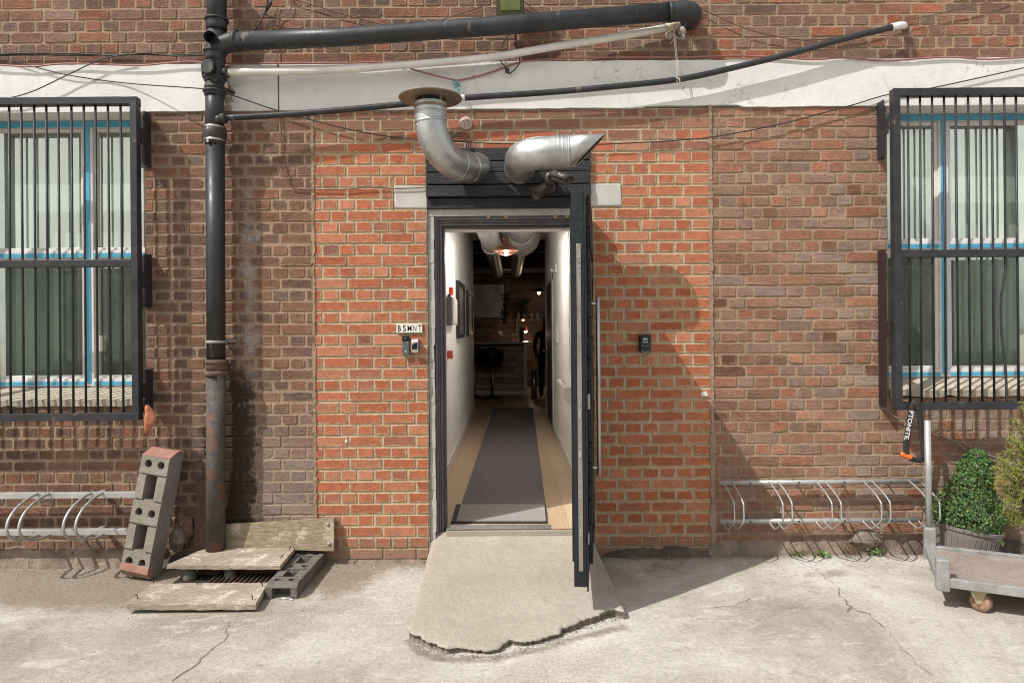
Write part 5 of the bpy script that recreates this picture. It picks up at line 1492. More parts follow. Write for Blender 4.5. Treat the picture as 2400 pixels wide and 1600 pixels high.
MB().box((-2.0, -.25, .01), (-1.86, -.20, .085), Matrix.Rotation(.0, 4, 'Z'), jit=.01).build('timber_wedge', m_post, dg_)
# broken masonry at the foot of the wall
def lump(name, c, r, m, label, cat, sq=(1, 1, 1), seed=0, group=None):
    mb = MB(); n, k_ = 7, 10; vs = []
    for i in range(n + 1):
        th = math.pi * i / n
        for k in range(k_):
            a = 2 * math.pi * k / k_
            v = Vector((math.sin(th) * math.cos(a), math.sin(th) * math.sin(a), math.cos(th)))
            rr = r * (1 + .45 * noise.noise(v * 1.7 + Vector((seed, 0, 0))) + .2 * noise.noise(v * 4 + Vector((seed, 3, 0))))
            vs.append(Vector(c) + Vector((v.x * sq[0], v.y * sq[1], v.z * sq[2])) * rr)
    mb.add(vs, [(i * k_ + k, i * k_ + (k + 1) % k_, (i + 1) * k_ + (k + 1) % k_, (i + 1) * k_ + k) for i in range(n) for k in range(k_)])
    return tag(mb.build(name, m), label, cat, group)
c_ = P(432, 1240, .035); lump('broken_brick', c_, .072, mat('broken_brick', (.13, .07, .05), (.24, .135, .095), 22, .95, bump=.02, bscale=30, c3=(.3, .25, .19), s3=14, t3=.56), 'lump of broken brick wedged behind the leaning grey block', 'rubble', (.8, .4, 1.5), 2)
c_ = P(418, 1262, .07); lump('mortar_lump', c_, .07, m_broken, 'crumbling mortar lump below the broken red brick', 'rubble', (.8, .6, 1.1), 5)
c_ = P(2030, 1262, .03); lump('stone_lump', c_, .085, m_broken, 'mossy stone lump at the foot of the wall under the right bike rack', 'rubble', (1.3, .5, .7), 8)

# ================================================================== trolley
tr_ = thing('platform_trolley', (2.5, -.6, .05), 'galvanised platform trolley with a worn plywood deck, one upright post and an orange caster', 'trolley')
A = Vector((2.335, -.85, 0)); Bk = Vector((2.58, -.335, 0))
ev = (Bk - A).normalized(); wv_ = (Bk - A).length
eu = Vector((.9045, -.4265, 0)); eu = (eu - ev * eu.dot(ev)).normalized()
TM = Matrix(((eu.x, ev.x, 0, A.x), (eu.y, ev.y, 0, A.y), (0, 0, 1, 0), (0, 0, 0, 1)))
LT = 1.05
fr = MB(); s_ = .028
fr.box((.030, -s_, .142), (LT, s_ * .2, .192), TM); fr.box((.030, wv_ - s_, .150), (LT, wv_ + s_ * .2, .200), TM)
fr.box((-s_, .03, .152), (s_, wv_ - .03, .190), TM); fr.box((LT - s_, 0, .142), (LT + s_, wv_, .189), TM)
fr.build('frame', m_zinc, tr_, bevel=.004)
MB().box((s_, .007, .164), (LT - s_, wv_ - s_, .178), TM).build('deck', m_deck, tr_)
for (y, z1_) in ((0, .293), (wv_, .31)):
    MB().box((-.032, y - .034, .118), (.034, y + .030, z1_), TM).build('corner_sleeve', m_zinc, tr_, bevel=.009)
ps = MB(); a_ = TM @ Vector((0, wv_, .25)); ps.tube([a_, Vector((P(2173.5, 985, .345).x, -.345, P(2173.5, 985, .345).z))], .0185, 16)
ps.build('post', m_galv_pole, tr_)
cs_ = TM @ Vector((.26, .06, 0)); zg = gz(cs_.x, -cs_.y)
whx = Vector((.93, -.20, -.0)).normalized()          # wheel axle direction
wd = Vector((-.2, -.93, 0))
wc = Vector((P(2299, 1398, .885).x, -.885, zg + .052))
WHL = MB()
axl = Vector((-.80, -.60, 0)).normalized()
whl = MB().lathe([(.030, -.022), (.048, -.021), (.052, -.014), (.052, .014), (.048, .021), (.030, .022)], wc, axl, 28).build('wheel', m_tyre, tr_)
MB().lathe([(.001, -.020), (.012, -.024), (.014, -.018), (.040, -.0225), (.040, .0225), (.014, .018), (.012, .024), (.001, .020)], wc, axl, 24).build('rim', m_rim, whl)
ck = MB()
for s_ in (-1, 1):
    b0 = wc + axl * s_ * .030
    pr = [b0 + Vector((0, 0, -.012)), b0 + Vector((eu.x * .012, eu.y * .012, 0)), b0 + Vector((eu.x * .045, eu.y * .045, .078)), b0 + Vector((-eu.x * .045, -eu.y * .045, .078)), b0 + Vector((-eu.x * .012, -eu.y * .012, 0))]
    ck.prism(pr, axl * .003 * s_)
ck.box((wc.x - .045, wc.y - .035, wc.z + .076), (wc.x + .045, wc.y + .035, wc.z + .084))
ck.tube([wc - axl * .034, wc + axl * .034], .006, 8)
ck.build('caster_fork', m_caster, tr_)
w2 = TM @ Vector((.26, wv_ - .07, 0)); w2.z = gz(w2.x, -w2.y) + .05
MB().lathe([(.001, -.020), (.048, -.021), (.052, -.014), (.052, .014), (.048, .021), (.001, .020)], w2, Vector((.3, .9, 0)), 24).box((w2.x - .03, w2.y - .03, w2.z + .03), (w2.x + .03, w2.y + .03, .152)).build('wheel', m_tyre, tr_)
w3 = TM @ Vector((.13, -.03, .13)); MB().tube([w3, w3 + Vector((.02, -.012, -.035))], .0022, 6).build('wire_end', m_zinc, tr_)

# ================================================================== plants
def leaf(mb, p, n, up, l, w, c):
    n = n.normalized(); a = (up - n * up.dot(n))
    a = a.normalized() if a.length > 1e-3 else frame_of(n)[0]
    b = n.cross(a)
    mb.add([p, p + a * l * .5 + b * w * .5 + n * w * .12, p + a * l, p + a * l * .5 - b * w * .5 + n * w * .12], [(0, 1, 2, 3)], 0, False, [(*c, 1)] * 4)
def rv3(r): return Vector((r.gauss(0, 1), r.gauss(0, 1), r.gauss(0, 1))).normalized()
pp = thing('potted_bush', (2.93, -.17, 0), 'clipped conical box bush in a tilted ribbed grey pot behind the trolley', 'potted plant')
rimc = P(2266, 1232, .19); rimc.y = -.19
axis = Vector((.15, .02, 1)).normalized()
RP = .192
pot = MB(); prof = [(.145, -.30), (.150, -.295), (.186, -.020), (.196, -.018), (.198, .0), (.192, .004), (.184, -.004), (.178, -.06), (.001, -.06)]
SEG = 72; u_, w_ = frame_of(axis); vs = []
for (r, h) in prof:
    for k in range(SEG):
        a = 2 * math.pi * k / SEG
        rr = r - (.004 if (k % 6) in (0, 1) and -.27 < h < -.03 else 0) 
        vs.append(rimc + axis * h + (u_ * math.cos(a) + w_ * math.sin(a)) * rr)
prof2 = []
pot.add(vs, [(i * SEG + k, i * SEG + (k + 1) % SEG, (i + 1) * SEG + (k + 1) % SEG, (i + 1) * SEG + k) for i in range(len(prof) - 1) for k in range(SEG)] + [tuple(range(SEG))], 0, False)
rib = MB()
for k in range(36):
    a = 2 * math.pi * k / 36
    dr = u_ * math.cos(a) + w_ * math.sin(a); tg = axis.cross(dr)
    for (r0, h0, r1, h1) in ((.1505, -.27, .1825, -.045),):
        q0, q1 = rimc + axis * h0 + dr * r0, rimc + axis * h1 + dr * r1
        pot.hexa([q0 - tg * .009, q0 + tg * .009, q0 + tg * .008 + dr * .004, q0 - tg * .008 + dr * .004], [q1 - tg * .010, q1 + tg * .010, q1 + tg * .009 + dr * .004, q1 - tg * .009 + dr * .004])
pot.build('pot', m_pot, pp)
MB().lathe([(.001, -.040), (.180, -.045)], rimc, axis, 24, cap=False).build('soil', m_soil_pit_shade, pp)
r_ = random.Random(3); lf = MB()
btip = P(2292, 1058, .19); bh = (btip - rimc).length; bax = (btip - rimc).normalized()
ub, wb_ = frame_of(bax)
for i in range(11500):
    t = r_.random() ** 1.25
    Rm = .178 * (1 - t) ** .66 * (1 + .12 * math.sin(t * 9)) + .018
    a = r_.random() * 2 * math.pi
    lump_ = 1 + .26 * noise.noise(Vector((math.cos(a) * 2.6, math.sin(a) * 2.6, t * 6))) + .12 * noise.noise(Vector((math.cos(a) * 7, math.sin(a) * 7, t * 16)))
    rr = Rm * lump_ * (1 - .45 * r_.random() ** 2.2)
    dr = ub * math.cos(a) + wb_ * math.sin(a)
    p = rimc + bax * (bh * t + .012) + dr * rr - Vector((.012, 0, 0)) * (1 - t)
    n = (dr * .9 + bax * .5 + rv3(r_) * .9)
    k = r_.random()
    c = (.040, .085, .022) if k < .45 else (.065, .125, .035) if k < .8 else (.10, .17, .055) if k < .95 else (.17, .15, .05)
    c = tuple(x * r_.uniform(.8, 1.5) for x in c)
    s = r_.uniform(.008, .021)
    leaf(lf, p, n, rv3(r_), s, s * .62, c)
lf.build('foliage', m_leaf, pp, colors=True, fix=False)
stm = MB()
for i in range(14):
    a = i * 2.4; e = rimc + bax * bh * rng.uniform(.3, .9) + (ub * math.cos(a) + wb_ * math.sin(a)) * .06
    stm.tube([rimc + (ub * math.cos(a) + wb_ * math.sin(a)) * .04 - axis * .05, e], [.006, .002], 5)
stm.build('stem', m_post, pp)
lw = MB()
for (x, y, s) in ((2341, 1250, .032), (2346, 1262, .036), (2338, 1240, .024), (2350, 1246, .022)):
    p = P(x, y, .31); leaf(lw, p, Vector((.2, -1, .4)), Vector((rng.uniform(-.4, .4), 0, -1)), s * 1.3, s, (.16, .28, .08))
lw.tube([P(2330, 1236, .28), P(2338, 1232, .30), P(2343, 1244, .31)], .0015, 5)
lw.c += [(.12, .2, .06, 1)] * (len(lw.v) - len(lw.c))
lw.build('sprout', m_leaf, pp, colors=True, fix=False)

cf = thing('conifer_shrub', (3.42, -.28, 0), 'wispy yellow green conifer shrub at the right edge, behind the clipped bush', 'shrub')
r_ = random.Random(11); lf = MB(); tw_ = MB()
root = Vector((3.40, -.20, .12))
spray = [(2343, 1075, .42), (2352, 1110, .40), (2365, 1060, .42), (2340, 1130, .36), (2360, 1170, .36), (2378, 1100, .40), (2350, 1195, .32), (2385, 1040, .42), (2372, 1200, .32), (2395, 1150, .40), (2402, 945, .45), (2410, 1000, .45), (2372, 1022, .38), (2395, 1075, .3), (2352, 1150, .30), (2335, 1098, .34), (2425, 1060, .42), (2440, 980, .42), (2430, 1150, .4), (2365, 1215, .3), (2390, 1220, .34), (2378, 985, .36), (2440, 1210, .34), (2380, 1135, .28), (2360, 1090, .28), (2455, 1100, .3)]
for (x, y, d) in spray:
    e = P(x, y, d)
    mid = root.lerp(e, .55) + Vector((.05, 0, .05))
    path = smooth_path([root, mid, e], 8)
    tw_.tube(path, [.005 * (1 - i / len(path)) + .0012 for i in range(len(path))], 5)
    for i in range(int(len(path) * .30), len(path)):
        p = path[i]; t = (path[i] - path[i - 1]).normalized()
        for q_ in range(10):
            sd = rv3(r_); sd = (sd - t * sd.dot(t) * .4 + t * .5).normalized()
            ln_ = r_.uniform(.03, .075) * (1.25 - .5 * i / len(path))
            young = i > len(path) * .7
            for s_ in range(9):
                f = s_ / 9
                lp_ = p + sd * ln_ * f + Vector((0, 0, -.012 * f * f))
                c = (.26, .30, .055) if young and r_.random() < .75 else (.10, .15, .03) if r_.random() < .7 else (.20, .15, .05)
                c = tuple(v * r_.uniform(.7, 1.25) for v in c)
                leaf(lf, lp_, rv3(r_) + Vector((0, -.6, .3)), sd + rv3(r_) * .75, r_.uniform(.008, .015), .0036, c)
lf.build('foliage', m_leaf, cf, colors=True, fix=False)
tw_.tube([Vector((3.42, -.22, 0)), root], .016, 8); tw_.build('stem', m_post, cf)
# weeds at the foot of the wall
def weed(x, d, n, h, cs, label, seed, broad=False):
    r = random.Random(seed); mb = MB()
    o = Vector((x, -d, gz(x, d)))
    for i in range(n):
        a = r.random() * 6.28; L_ = h * r.uniform(.5, 1.1); lean = r.uniform(.2, 1.0)
        dirn = Vector((math.cos(a) * lean, -abs(math.sin(a)) * lean, 1)).normalized()
        b = o + Vector((r.uniform(-.05, .05), r.uniform(-.02, .02), 0)); c = tuple(v * r.uniform(.7, 1.2) for v in r.choice(cs))
        if broad: leaf(mb, b + dirn * L_ * .6, dirn + Vector((0, -.8, .4)), rv3(r), .022, .016, c); leaf(mb, b, rv3(r), dirn, L_ * .7, .002, c)
        else:
            sd = dirn.cross(Vector((0, 1, 0))).normalized() * .0018
            m = b + dirn * L_ * .55; e = b + dirn * L_ + Vector((math.cos(a), -abs(math.sin(a)), -.3)) * L_ * .35
            mb.add([b - sd, b + sd, m + sd * .8, m - sd * .8, e], [(0, 1, 2, 3), (3, 2, 4)], 0, False, [(*c, 1)] * 5)
    return tag(mb.build('weed', m_leaf, colors=True, fix=False), label, 'weed', 'weeds at the foot of the wall')
dry = [(.30, .23, .12), (.22, .17, .09)]; grn = [(.07, .12, .03), (.12, .18, .045)]
weed(P(1995, 1290, .02).x, .03, 60, .15, dry, 'dry straw coloured weed tuft below the middle of the right bike rack', 1)
weed(P(1925, 1290, .03).x, .05, 26, .05, grn, 'small bright green weed left of the dry tuft', 2, True)
weed(P(2045, 1290, .03).x, .04, 30, .06, grn, 'low green weed right of the dry tuft', 3, True)
weed(P(1870, 1292, .04).x, .04, 45, .06, dry + grn, 'short mixed weed tuft nearest the doorway', 4)
weed(P(415, 1275, .05).x, .06, 26, .05, [(.05, .09, .02)], 'dark moss tuft behind the leaning grey block', 6, True)
# grit and litter
gv = MB(); r_ = random.Random(21)
def chip(x, d, s):
    c = Vector((x, -d, gz(x, d) + s * .25)); k = [c + Vector((r_.uniform(-1, 1), r_.uniform(-1, 1), r_.uniform(-.5, .6))) * s for _ in range(2)]
    a = r_.random() * 6.28; u = Vector((math.cos(a), math.sin(a), 0)) * s; v = Vector((-math.sin(a), math.cos(a), 0)) * s * r_.uniform(.4, .9); w = Vector((0, 0, s * r_.uniform(.3, .6)))
    gv.add([c - u - v * .5, c + u - v, c + u * .7 + v, c - u * .8 + v, c - u * .5 - v * .3 + w, c + u * .5 + v * .3 + w], [(0, 1, 5, 4), (1, 2, 5), (2, 3, 4, 5), (3, 0, 4)], 0 if r_.random() < .75 else 1)
for i in range(1500):
    chip(r_.uniform(-3.6, 3.6), .02 + abs(r_.gauss(0, .12)), r_.uniform(.002, .006))
for i in range(420):
    chip(r_.uniform(-2.4, -1.0), r_.uniform(.05, 1.0), r_.uniform(.0015, .005))
for i in range(900):
    chip(r_.uniform(-3.6, 3.6), r_.uniform(.1, 2.1), r_.uniform(.0012, .0035))
for i in range(350):
    L = lip[0].lerp(lip[-1], r_.random()); q_ = min(lipf, key=lambda v: abs(v.x - L.x))
    chip(q_.x, -q_.y + abs(r_.gauss(.015, .02)), r_.uniform(.002, .006))
tag(gv.build('gravel', [m_broken, m_lintel], world0=True, fix=False), kind='stuff')
for i, (x, y, l) in enumerate(((662, 1404, .028), (681, 1406, .016))):
    p = G(x, y); MB()
    o = MB().tube([p + Vector((0, 0, .006)), p + Vector((l, -.006, .006))], .004, 8).build('cigarette_end', m_white)
    tag(o, ('white cigarette end under the open end of the lying grey block', 'smaller white cigarette end beside the right wall of the lying grey block')[i], 'litter', 'litter by the lying block')

# ================================================================== inside the corridor
mt = thing('door_mat', (0, .3, FZ), 'grey ribbed mat with black edging just inside the threshold', 'mat')
def Q(px, py, z):     # on a level plane at height z inside
    y = (py - CY) + ROLL * (px - CX); d = DIST - (CAMZ - z) * F / y
    return P(px, py, d)
zf = FZ + .002
a, b, c, d_ = Q(1057, 1226, zf), Q(1283, 1226, zf), Q(1279, 1184, zf), Q(1069, 1184, zf)
h = Vector((0, 0, .012))
MB().hexa([a, b, c, d_], [p + h for p in (a, b, c, d_)]).build('rubber_edge', m_mat_edge, mt, bevel=.003)
i_ = lambda u, v: a.lerp(b, u).lerp(d_.lerp(c, u), v)
MB().hexa([i_(.055, .02) + h, i_(.985, .02) + h, i_(.985, .96) + h, i_(.055, .96) + h], [p + h * 1.35 for p in (i_(.055, .02), i_(.985, .02), i_(.985, .96), i_(.055, .96))]).build('pile', m_mat, mt, bevel=.001)
ra_ = [Q(1081, 1183, zf), Q(1279, 1183, zf), Q(1249, 955.6, zf), Q(1157, 955.6, zf)]
ru = MB(); ru.hexa(ra_, [p + Vector((0, 0, .008)) for p in ra_])
tag(ru.build('carpet_runner', m_runner, bevel=.003), 'long charcoal carpet runner along the corridor floor', 'rug')
def wallbox(name, side, y0, y1, z0, z1, th, m, label, cat, group=None):
    x = -.62 if side < 0 else .55
    a_, b_ = (x + .0005, x + th) if side < 0 else (x - th, x - .0005)
    return tag(MB().box((a_, y0, z0), (b_, y1, z1)).build(name, m, bevel=.003), label, cat, group)
yd = lambda depth: depth - DIST
for (y0, y1, z0, z1, m, lb) in ((yd(7.6), yd(8.55), 1.44, 2.09, m_picture, 'dark framed picture on the left corridor wall, the nearer of two'), (yd(9.3), yd(10.3), 1.45, 2.07, m_mirror, 'dark framed pale picture on the left corridor wall, the farther of two')):
    t = thing('picture_frame', (-.61, (y0 + y1) / 2, z0), lb, 'picture', 'framed pictures')
    f = MB()
    for (p, q, r, s) in ((y0, y1, z0, z0 + .045), (y0, y1, z1 - .045, z1), (y0, y0 + .045, z0 + .045, z1 - .045), (y1 - .045, y1, z0 + .045, z1 - .045)):
        f.box((-.6195, p, r), (-.582, q, s))
    f.build('frame', m_black, t); MB().box((-.6195, y0 + .04, z0 + .04), (-.60, y1 - .04, z1 - .04)).build('print', m, t)
eb = thing('electric_box', (-.6, yd(6.75), 1.58), 'grey electric box with a pale front on the left corridor wall', 'electric box')
MB().box((-.6195, yd(6.47), 1.584), (-.566, yd(6.56), 1.857)).build('side', m_gunmetal, eb)
MB().box((-.6195, yd(6.56) + .001, 1.586), (-.564, yd(7.08), 1.855)).box((-.566, yd(6.62), 1.60), (-.556, yd(7.0), 1.84)).build('front', m_white, eb, bevel=.003)
MB().box((-.61, yd(6.50), 1.857), (-.585, yd(6.56), 1.88)).build('cable_gland', m_black, eb)
wallbox('call_point', -1, yd(6.75), yd(6.87), 1.885, 1.962, .036, m_redp, 'small red fire call point above the grey electric box', 'call point', 'red fittings on the corridor wall')
wallbox('fire_notice', -1, yd(6.50), yd(6.58), 1.266, 1.343, .050, m_redsign, 'red fire notice below the grey electric box', 'notice', 'red fittings on the corridor wall')
sw = thing('light_switch', (.54, yd(8.4), 1.4), 'pair of white switch plates on the right corridor wall before the grey door', 'switch')
MB().box((.530, yd(8.1), 1.37), (.5495, yd(8.72), 1.466)).build('plate', m_white, sw, bevel=.003); MB().box((.530, yd(8.1), 1.468), (.5495, yd(8.72), 1.564)).build('plate', m_white, sw, bevel=.003)
hk = thing('coat_hook', (.54, yd(8.3), 2.2), 'white wall hook high on the right corridor wall', 'hook')
MB().box((.53, yd(8.2), 2.215), (.5495, yd(8.5), 2.32)).build('plate', m_white, hk, bevel=.003); MB().tube([(.54, yd(8.35), 2.25), (.49, yd(8.35), 2.25), (.485, yd(8.35), 2.27)], .012, 8).build('peg', m_white, hk)
rl_ = MB(); rl_.tube([(.548, yd(6.35), .985), (.50, yd(6.42), .985), (.50, yd(7.3), .985), (.548, yd(7.36), .985)], .022, 10)
tag(rl_.build('grab_rail', m_white), 'short white rail low on the right corridor wall', 'rail')
wy = MB(); pts = []
for i in range(40):
    t = i / 39
    pts.append(Vector((.547, yd(6.45) + .02 * math.sin(i * 1.3) + .012 * noise.noise(Vector((i * .7, 0, 0))), 2.48 - 1.35 * t)))
wy.tube(pts, .0022, 5); tag(wy.build('thin_wire', m_wire), 'thin dark wire hanging wavily down the right corridor wall', 'cable')
# ducts and lamp on the corridor ceiling
def spiral(path, r, amp, pitch, m, seg=22):
    L_ = sum((b_ - a_).length for a_, b_ in zip(path, path[1:])); n = int(L_ / pitch * 4)
    pts, rr = [], []
    a_, b_ = path[0], path[-1]
    for i in range(n + 1):
        pts.append(a_.lerp(b_, i / n)); rr.append(r + (amp if i % 4 in (0, 1) else -amp))
    mb = MB(); mb.tube(pts, rr, seg, cap=True, sm=False)
    for k_ in range(n):          # dark groove between the ribs
        if k_ % 4 == 2:
            for q_ in range(seg): mb.m[k_ * seg + q_] = 1
    return mb
cd = thing('ceiling_duct', (-.27, 5, 2.5), 'ribbed foil duct running along the corridor ceiling on the left', 'duct', 'ceiling ducts')
spiral([Vector((-.285, 1.6, 2.72)), Vector((-.275, 4.9, 2.715))], .128, .002, .085, m_foil).build('flexible_duct', [m_foil, m_mesh], cd)
MB().tube([(-.275, 4.9, 2.713), (-.275, 5.05, 2.712)], .142, 22).build('clamp', m_spiral, cd)
spiral([Vector((-.275, 5.05, 2.712)), Vector((-.285, 9.65, 2.705))], .120, .0015, .12, m_spiral).build('rigid_duct', [m_spiral, m_gunmetal], cd)
cd2 = thing('ceiling_duct', (.11, 6, 2.6), 'ribbed duct behind the round inline fan on the right of the corridor ceiling', 'duct', 'ceiling ducts')
spiral([Vector((.13, 5.5, 2.715)), Vector((.105, 9.65, 2.705))], .115, .0015, .12, m_spiral).build('rigid_duct', [m_spiral, m_gunmetal], cd2)
inf = thing('inline_fan', (.14, 5.3, 2.65), 'large round inline fan hung from the corridor ceiling behind the copper lamp', 'fan')
spiral([Vector((.125, 1.6, 2.86)), Vector((.135, 4.7, 2.86))], .165, .002, .085, m_foil).build('flexible_duct', [m_foil, m_mesh], inf)
MB().lathe([(.15, -.62), (.20, -.58), (.20, -.45), (.245, -.40), (.245, -.30), (.275, -.26), (.275, .0), (.20, .12), (.13, .2)], (.14, 5.35, 2.865), (0, 1, 0), 36).build('casing', m_foil, inf)
fb_ = MB()
for k_ in range(8):
    a = k_ * math.pi / 4 + .3; fb_.lathe([(.010, 0), (.008, .006)], (.14 + .258 * math.cos(a), 5.089, 2.865 + .258 * math.sin(a)), (0, -1, 0), 6)
fb_.build('bolt', m_gunmetal, inf)
tag(MB().tube([(-3, 9.75, 2.76), (3, 9.75, 2.76)], .075, 20).build('cross_duct', m_spiral), 'long steel duct crossing the dark room under the ceiling', 'duct', 'ceiling ducts')
ct_ = MB()
for z in (2.93, 2.88, 2.80): ct_.tube([(-.74, 6.75, z), (.67, 6.75, z)], .018, 8)
tag(ct_.build('conduit_run', m_gunmetal), 'run of grey conduit crossing the end of the corridor ceiling', 'conduit')
pl = thing('pendant_lamp', (-.06, 2.45, 2.2), 'copper pendant lamp with a wire cage hanging in the corridor', 'lamp', 'pendant lamps')
lc = P(1186, 588, -2.43)
MB().lathe([(.024, .135), (.030, .13), (.030, .072), (.05, .066), (.105, .032), (.133, .0), (.130, -.004), (.10, .024), (.04, .05)], lc, (0, 0, 1), 36, cap=False).build('shade', m_copper, pl)
MB().tube([lc + Vector((0, 0, .13)), Vector((lc.x, lc.y, CZ))], .0045, 6).build('flex', m_wire, pl)
cg = MB()
for k_ in range(7):
    a = math.pi * k_ / 7
    cg.tube(smooth_path([lc + Vector((math.cos(a) * .105 * math.cos(t), math.sin(a) * .105 * math.cos(t), .012 - .058 * abs(math.sin(t)))) for t in [math.pi * q / 10 for q in range(11)]], 1), .0018, 4)
for (r, z) in ((.105, .012), (.075, -.030)):
    cg.tube([lc + Vector((r * math.cos(q * .3927), r * math.sin(q * .3927), z)) for q in range(16)], .0022, 4, closed=True)
cg.build('cage', m_copper, pl)
MB().lathe([(.001, -.035), (.022, -.02), (.028, .0), (.014, .03), (.012, .05)], lc, (0, 0, 1), 14).build('bulb', emit('added_glow_bulb', (1.0, .80, .62), 1.6), pl)  # glow is added; this bulb is not known to be lit
def lamp_or_fill_light(c, w, colr, r):
    l_ = bpy.data.lights.new('bulb_or_fill_light', 'POINT'); l_.energy = w; l_.color = colr; l_.shadow_soft_size = r
    o = bpy.data.objects.new('bulb_or_fill_light', l_); o.location = c; col.objects.link(o); return o
lamp_or_fill_light(lc + Vector((0, 0, -.05)), 30, (1.0, .93, .86), .03)  # added fill light that brightens the corridor walls

# ------------------------------------------------------------------ bar at the far end
def at_y(px, py, y): return P(px, py, -y)
bar = thing('bar_counter', (-.4, 9.3, FZ), 'plank fronted bar counter with a thin dark top and one white leg', 'bar counter')
MB().box((-1.6, 8.9, FZ + 1.03), (at_y(1262, 806, 9.0).x, 9.6, FZ + 1.065)).build('top', m_hood, bar, bevel=.003)
MB().box((-1.6, 9.28, FZ + .07), (at_y(1228, 806, 9.3).x, 9.34, FZ + 1.03)).build('front', m_clad2, bar)
MB().box((-1.6, 9.262, FZ + .0), (at_y(1228, 806, 9.3).x, 9.28, FZ + .07)).build('plinth', m_white, bar)
lx = at_y(1231.5, 850, 8.95).x; MB().box((lx - .033, 8.92, FZ), (lx + .033, 8.99, FZ + 1.03)).build('leg', m_white, bar)
def stool(px, y, label):
    x = at_y(px, 900, y).x
    t = thing('bar_stool', (x, y, FZ), label, 'bar stool', 'bar stools')
    MB().lathe([(.20, 0), (.20, .008), (.05, .03), (.026, .05)], (x, y, FZ), (0, 0, 1), 24).build('base', m_stool, t)
    MB().tube([(x, y, FZ + .04), (x, y, FZ + .66)], .022, 12).tube([(x, y, FZ + .60), (x + .10, y - .03, FZ + .57)], .006, 6).build('column', m_steel, t)
    MB().lathe([(.001, .63), (.17, .645), (.21, .68), (.20, .72), (.001, .735)], (x, y, FZ), (0, 0, 1), 22).build('seat', m_stool, t)
    bk = MB(); N = 14; A_, B_ = [], []
    for k_ in range(N + 1):
        a = math.pi * (1.05 + .9 * k_ / N)
        A_.append((x + .215 * math.cos(a), y + .2 * math.sin(a), FZ + .68)); B_.append((x + .235 * math.cos(a), y + .225 * math.sin(a), FZ + .985 - .05 * abs(math.cos(a))))
    bk.add(A_ + B_, [(k_, k_ + 1, N + 2 + k_, N + 1 + k_) for k_ in range(N)], 0, True)
    o = bk.build('backrest', m_stool, t, fix=False); s__ = o.modifiers.new('thickness', 'SOLIDIFY'); s__.thickness = .03
stool(1154, 8.55, 'black bar stool with a chrome column in front of the plank counter')
stool(1112, 8.7, 'black bar stool half hidden by the left corridor corner')
pb_ = thing('pedal_bin', (at_y(1252, 928, 8.5).x, 8.5, FZ), 'slim steel pedal bin between the counter leg and the person', 'bin')
bx = at_y(1252, 928, 8.5).x
MB().lathe([(.055, .02), (.055, .52)], (bx, 8.5, FZ), (0, 0, 1), 24).build('body', m_steel, pb_)
MB().lathe([(.058, .0), (.058, .03)], (bx, 8.5, FZ), (0, 0, 1), 24).build('base', m_black, pb_); MB().lathe([(.058, .52), (.056, .55), (.03, .565), (.001, .568)], (bx, 8.5, FZ), (0, 0, 1), 24).build('lid', m_steel, pb_)
hd_ = thing('extractor_hood', (-.5, 10.6, 1.75), 'brushed steel extractor hood panel on the far plank wall', 'hood')
ha, hb_ = at_y(1090, 745, 10.6), at_y(1180, 666, 10.6)
MB().box((ha.x - .6, 10.6, ha.z), (hb_.x - .02, 10.92, hb_.z)).build('canopy', m_hood, hd_, bevel=.004); MB().box((hb_.x - .02, 10.598, ha.z), (hb_.x, 10.92, hb_.z)).build('edge_trim', m_silver, hd_)
shf = thing('wall_shelf', (.1, 10.7, 1.7), 'thin wooden shelf carrying jars on the far plank wall', 'shelf')
s0, s1 = at_y(1205, 749, 10.65), at_y(1285, 746, 10.65)
MB().box((s0.x, 10.6, s0.z - .012), (s1.x + .3, 10.93, s0.z + .012)).build('board', m_plank_green, shf); MB().box((s0.x + .04, 10.85, s0.z - .25), (s0.x + .07, 10.93, s0.z - .012)).build('bracket', m_plank_green, shf)
j0 = None
jl = ('pale lidded storage jar at the left end of the far shelf', 'second lidded storage jar from the left on the far shelf', 'third lidded storage jar from the left on the far shelf', 'rightmost lidded storage jar on the far shelf')
for i, x in enumerate((1214, 1229, 1246, 1260)):
    px_ = at_y(x, 746, 10.7).x
    if j0 is None:
        j0 = thing('storage_jar', (px_, 10.7, s0.z + .013), jl[0], 'jar', 'jars on the far shelf')
        MB().lathe([(.045, 0), (.047, .005), (.047, .11), (.040, .125)], (px_, 10.7, s0.z + .013), (0, 0, 1), 16).build('glass', m_jar, j0)
        MB().lathe([(.045, .125), (.045, .140), (.012, .145), (.014, .165), (.001, .168)], (px_, 10.7, s0.z + .013), (0, 0, 1), 16).build('lid', m_hood, j0)
    else:
        n_ = j0.copy(); col.objects.link(n_); n_.location = (px_, 10.7, s0.z + .013); n_['label'] = jl[i]
        for ch_ in list(j0.children):
            c_ = ch_.copy(); col.objects.link(c_); c_.parent = n_
def hot_lamp(px, py, y, r, label):
    c = at_y(px, py, y)
    t = thing('pendant_lamp', c, label, 'lamp', 'pendant lamps')
    MB().lathe([(.001, .14), (.02, .13), (.03, .10), (.16 * r, .03), (.17 * r, .02)], c, (0, 0, 1), 20, cap=False).build('shade', m_copper, t)
    MB().tube([c + Vector((0, 0, .13)), Vector((c.x, c.y, 3.7))], .004, 6).build('flex', m_wire, t)
    MB().lathe([(.001, -.03), (.028, -.012), (.034, .012), (.012, .06)], c, (0, 0, 1), 14).build('bulb', m_bulb, t)
    lamp_or_fill_light(c + Vector((0, -.04, -.05)), 3.2, (1.0, .76, .55), .04)
hot_lamp(1263.5, 687, 10.0, 1.0, 'lit amber pendant lamp near the right end of the far plank wall')
hot_lamp(1232, 777, 10.2, .6, 'added amber lamp standing in for a lamp reflection under the far shelf')  # added lamp and light in place of a mirrored lamp
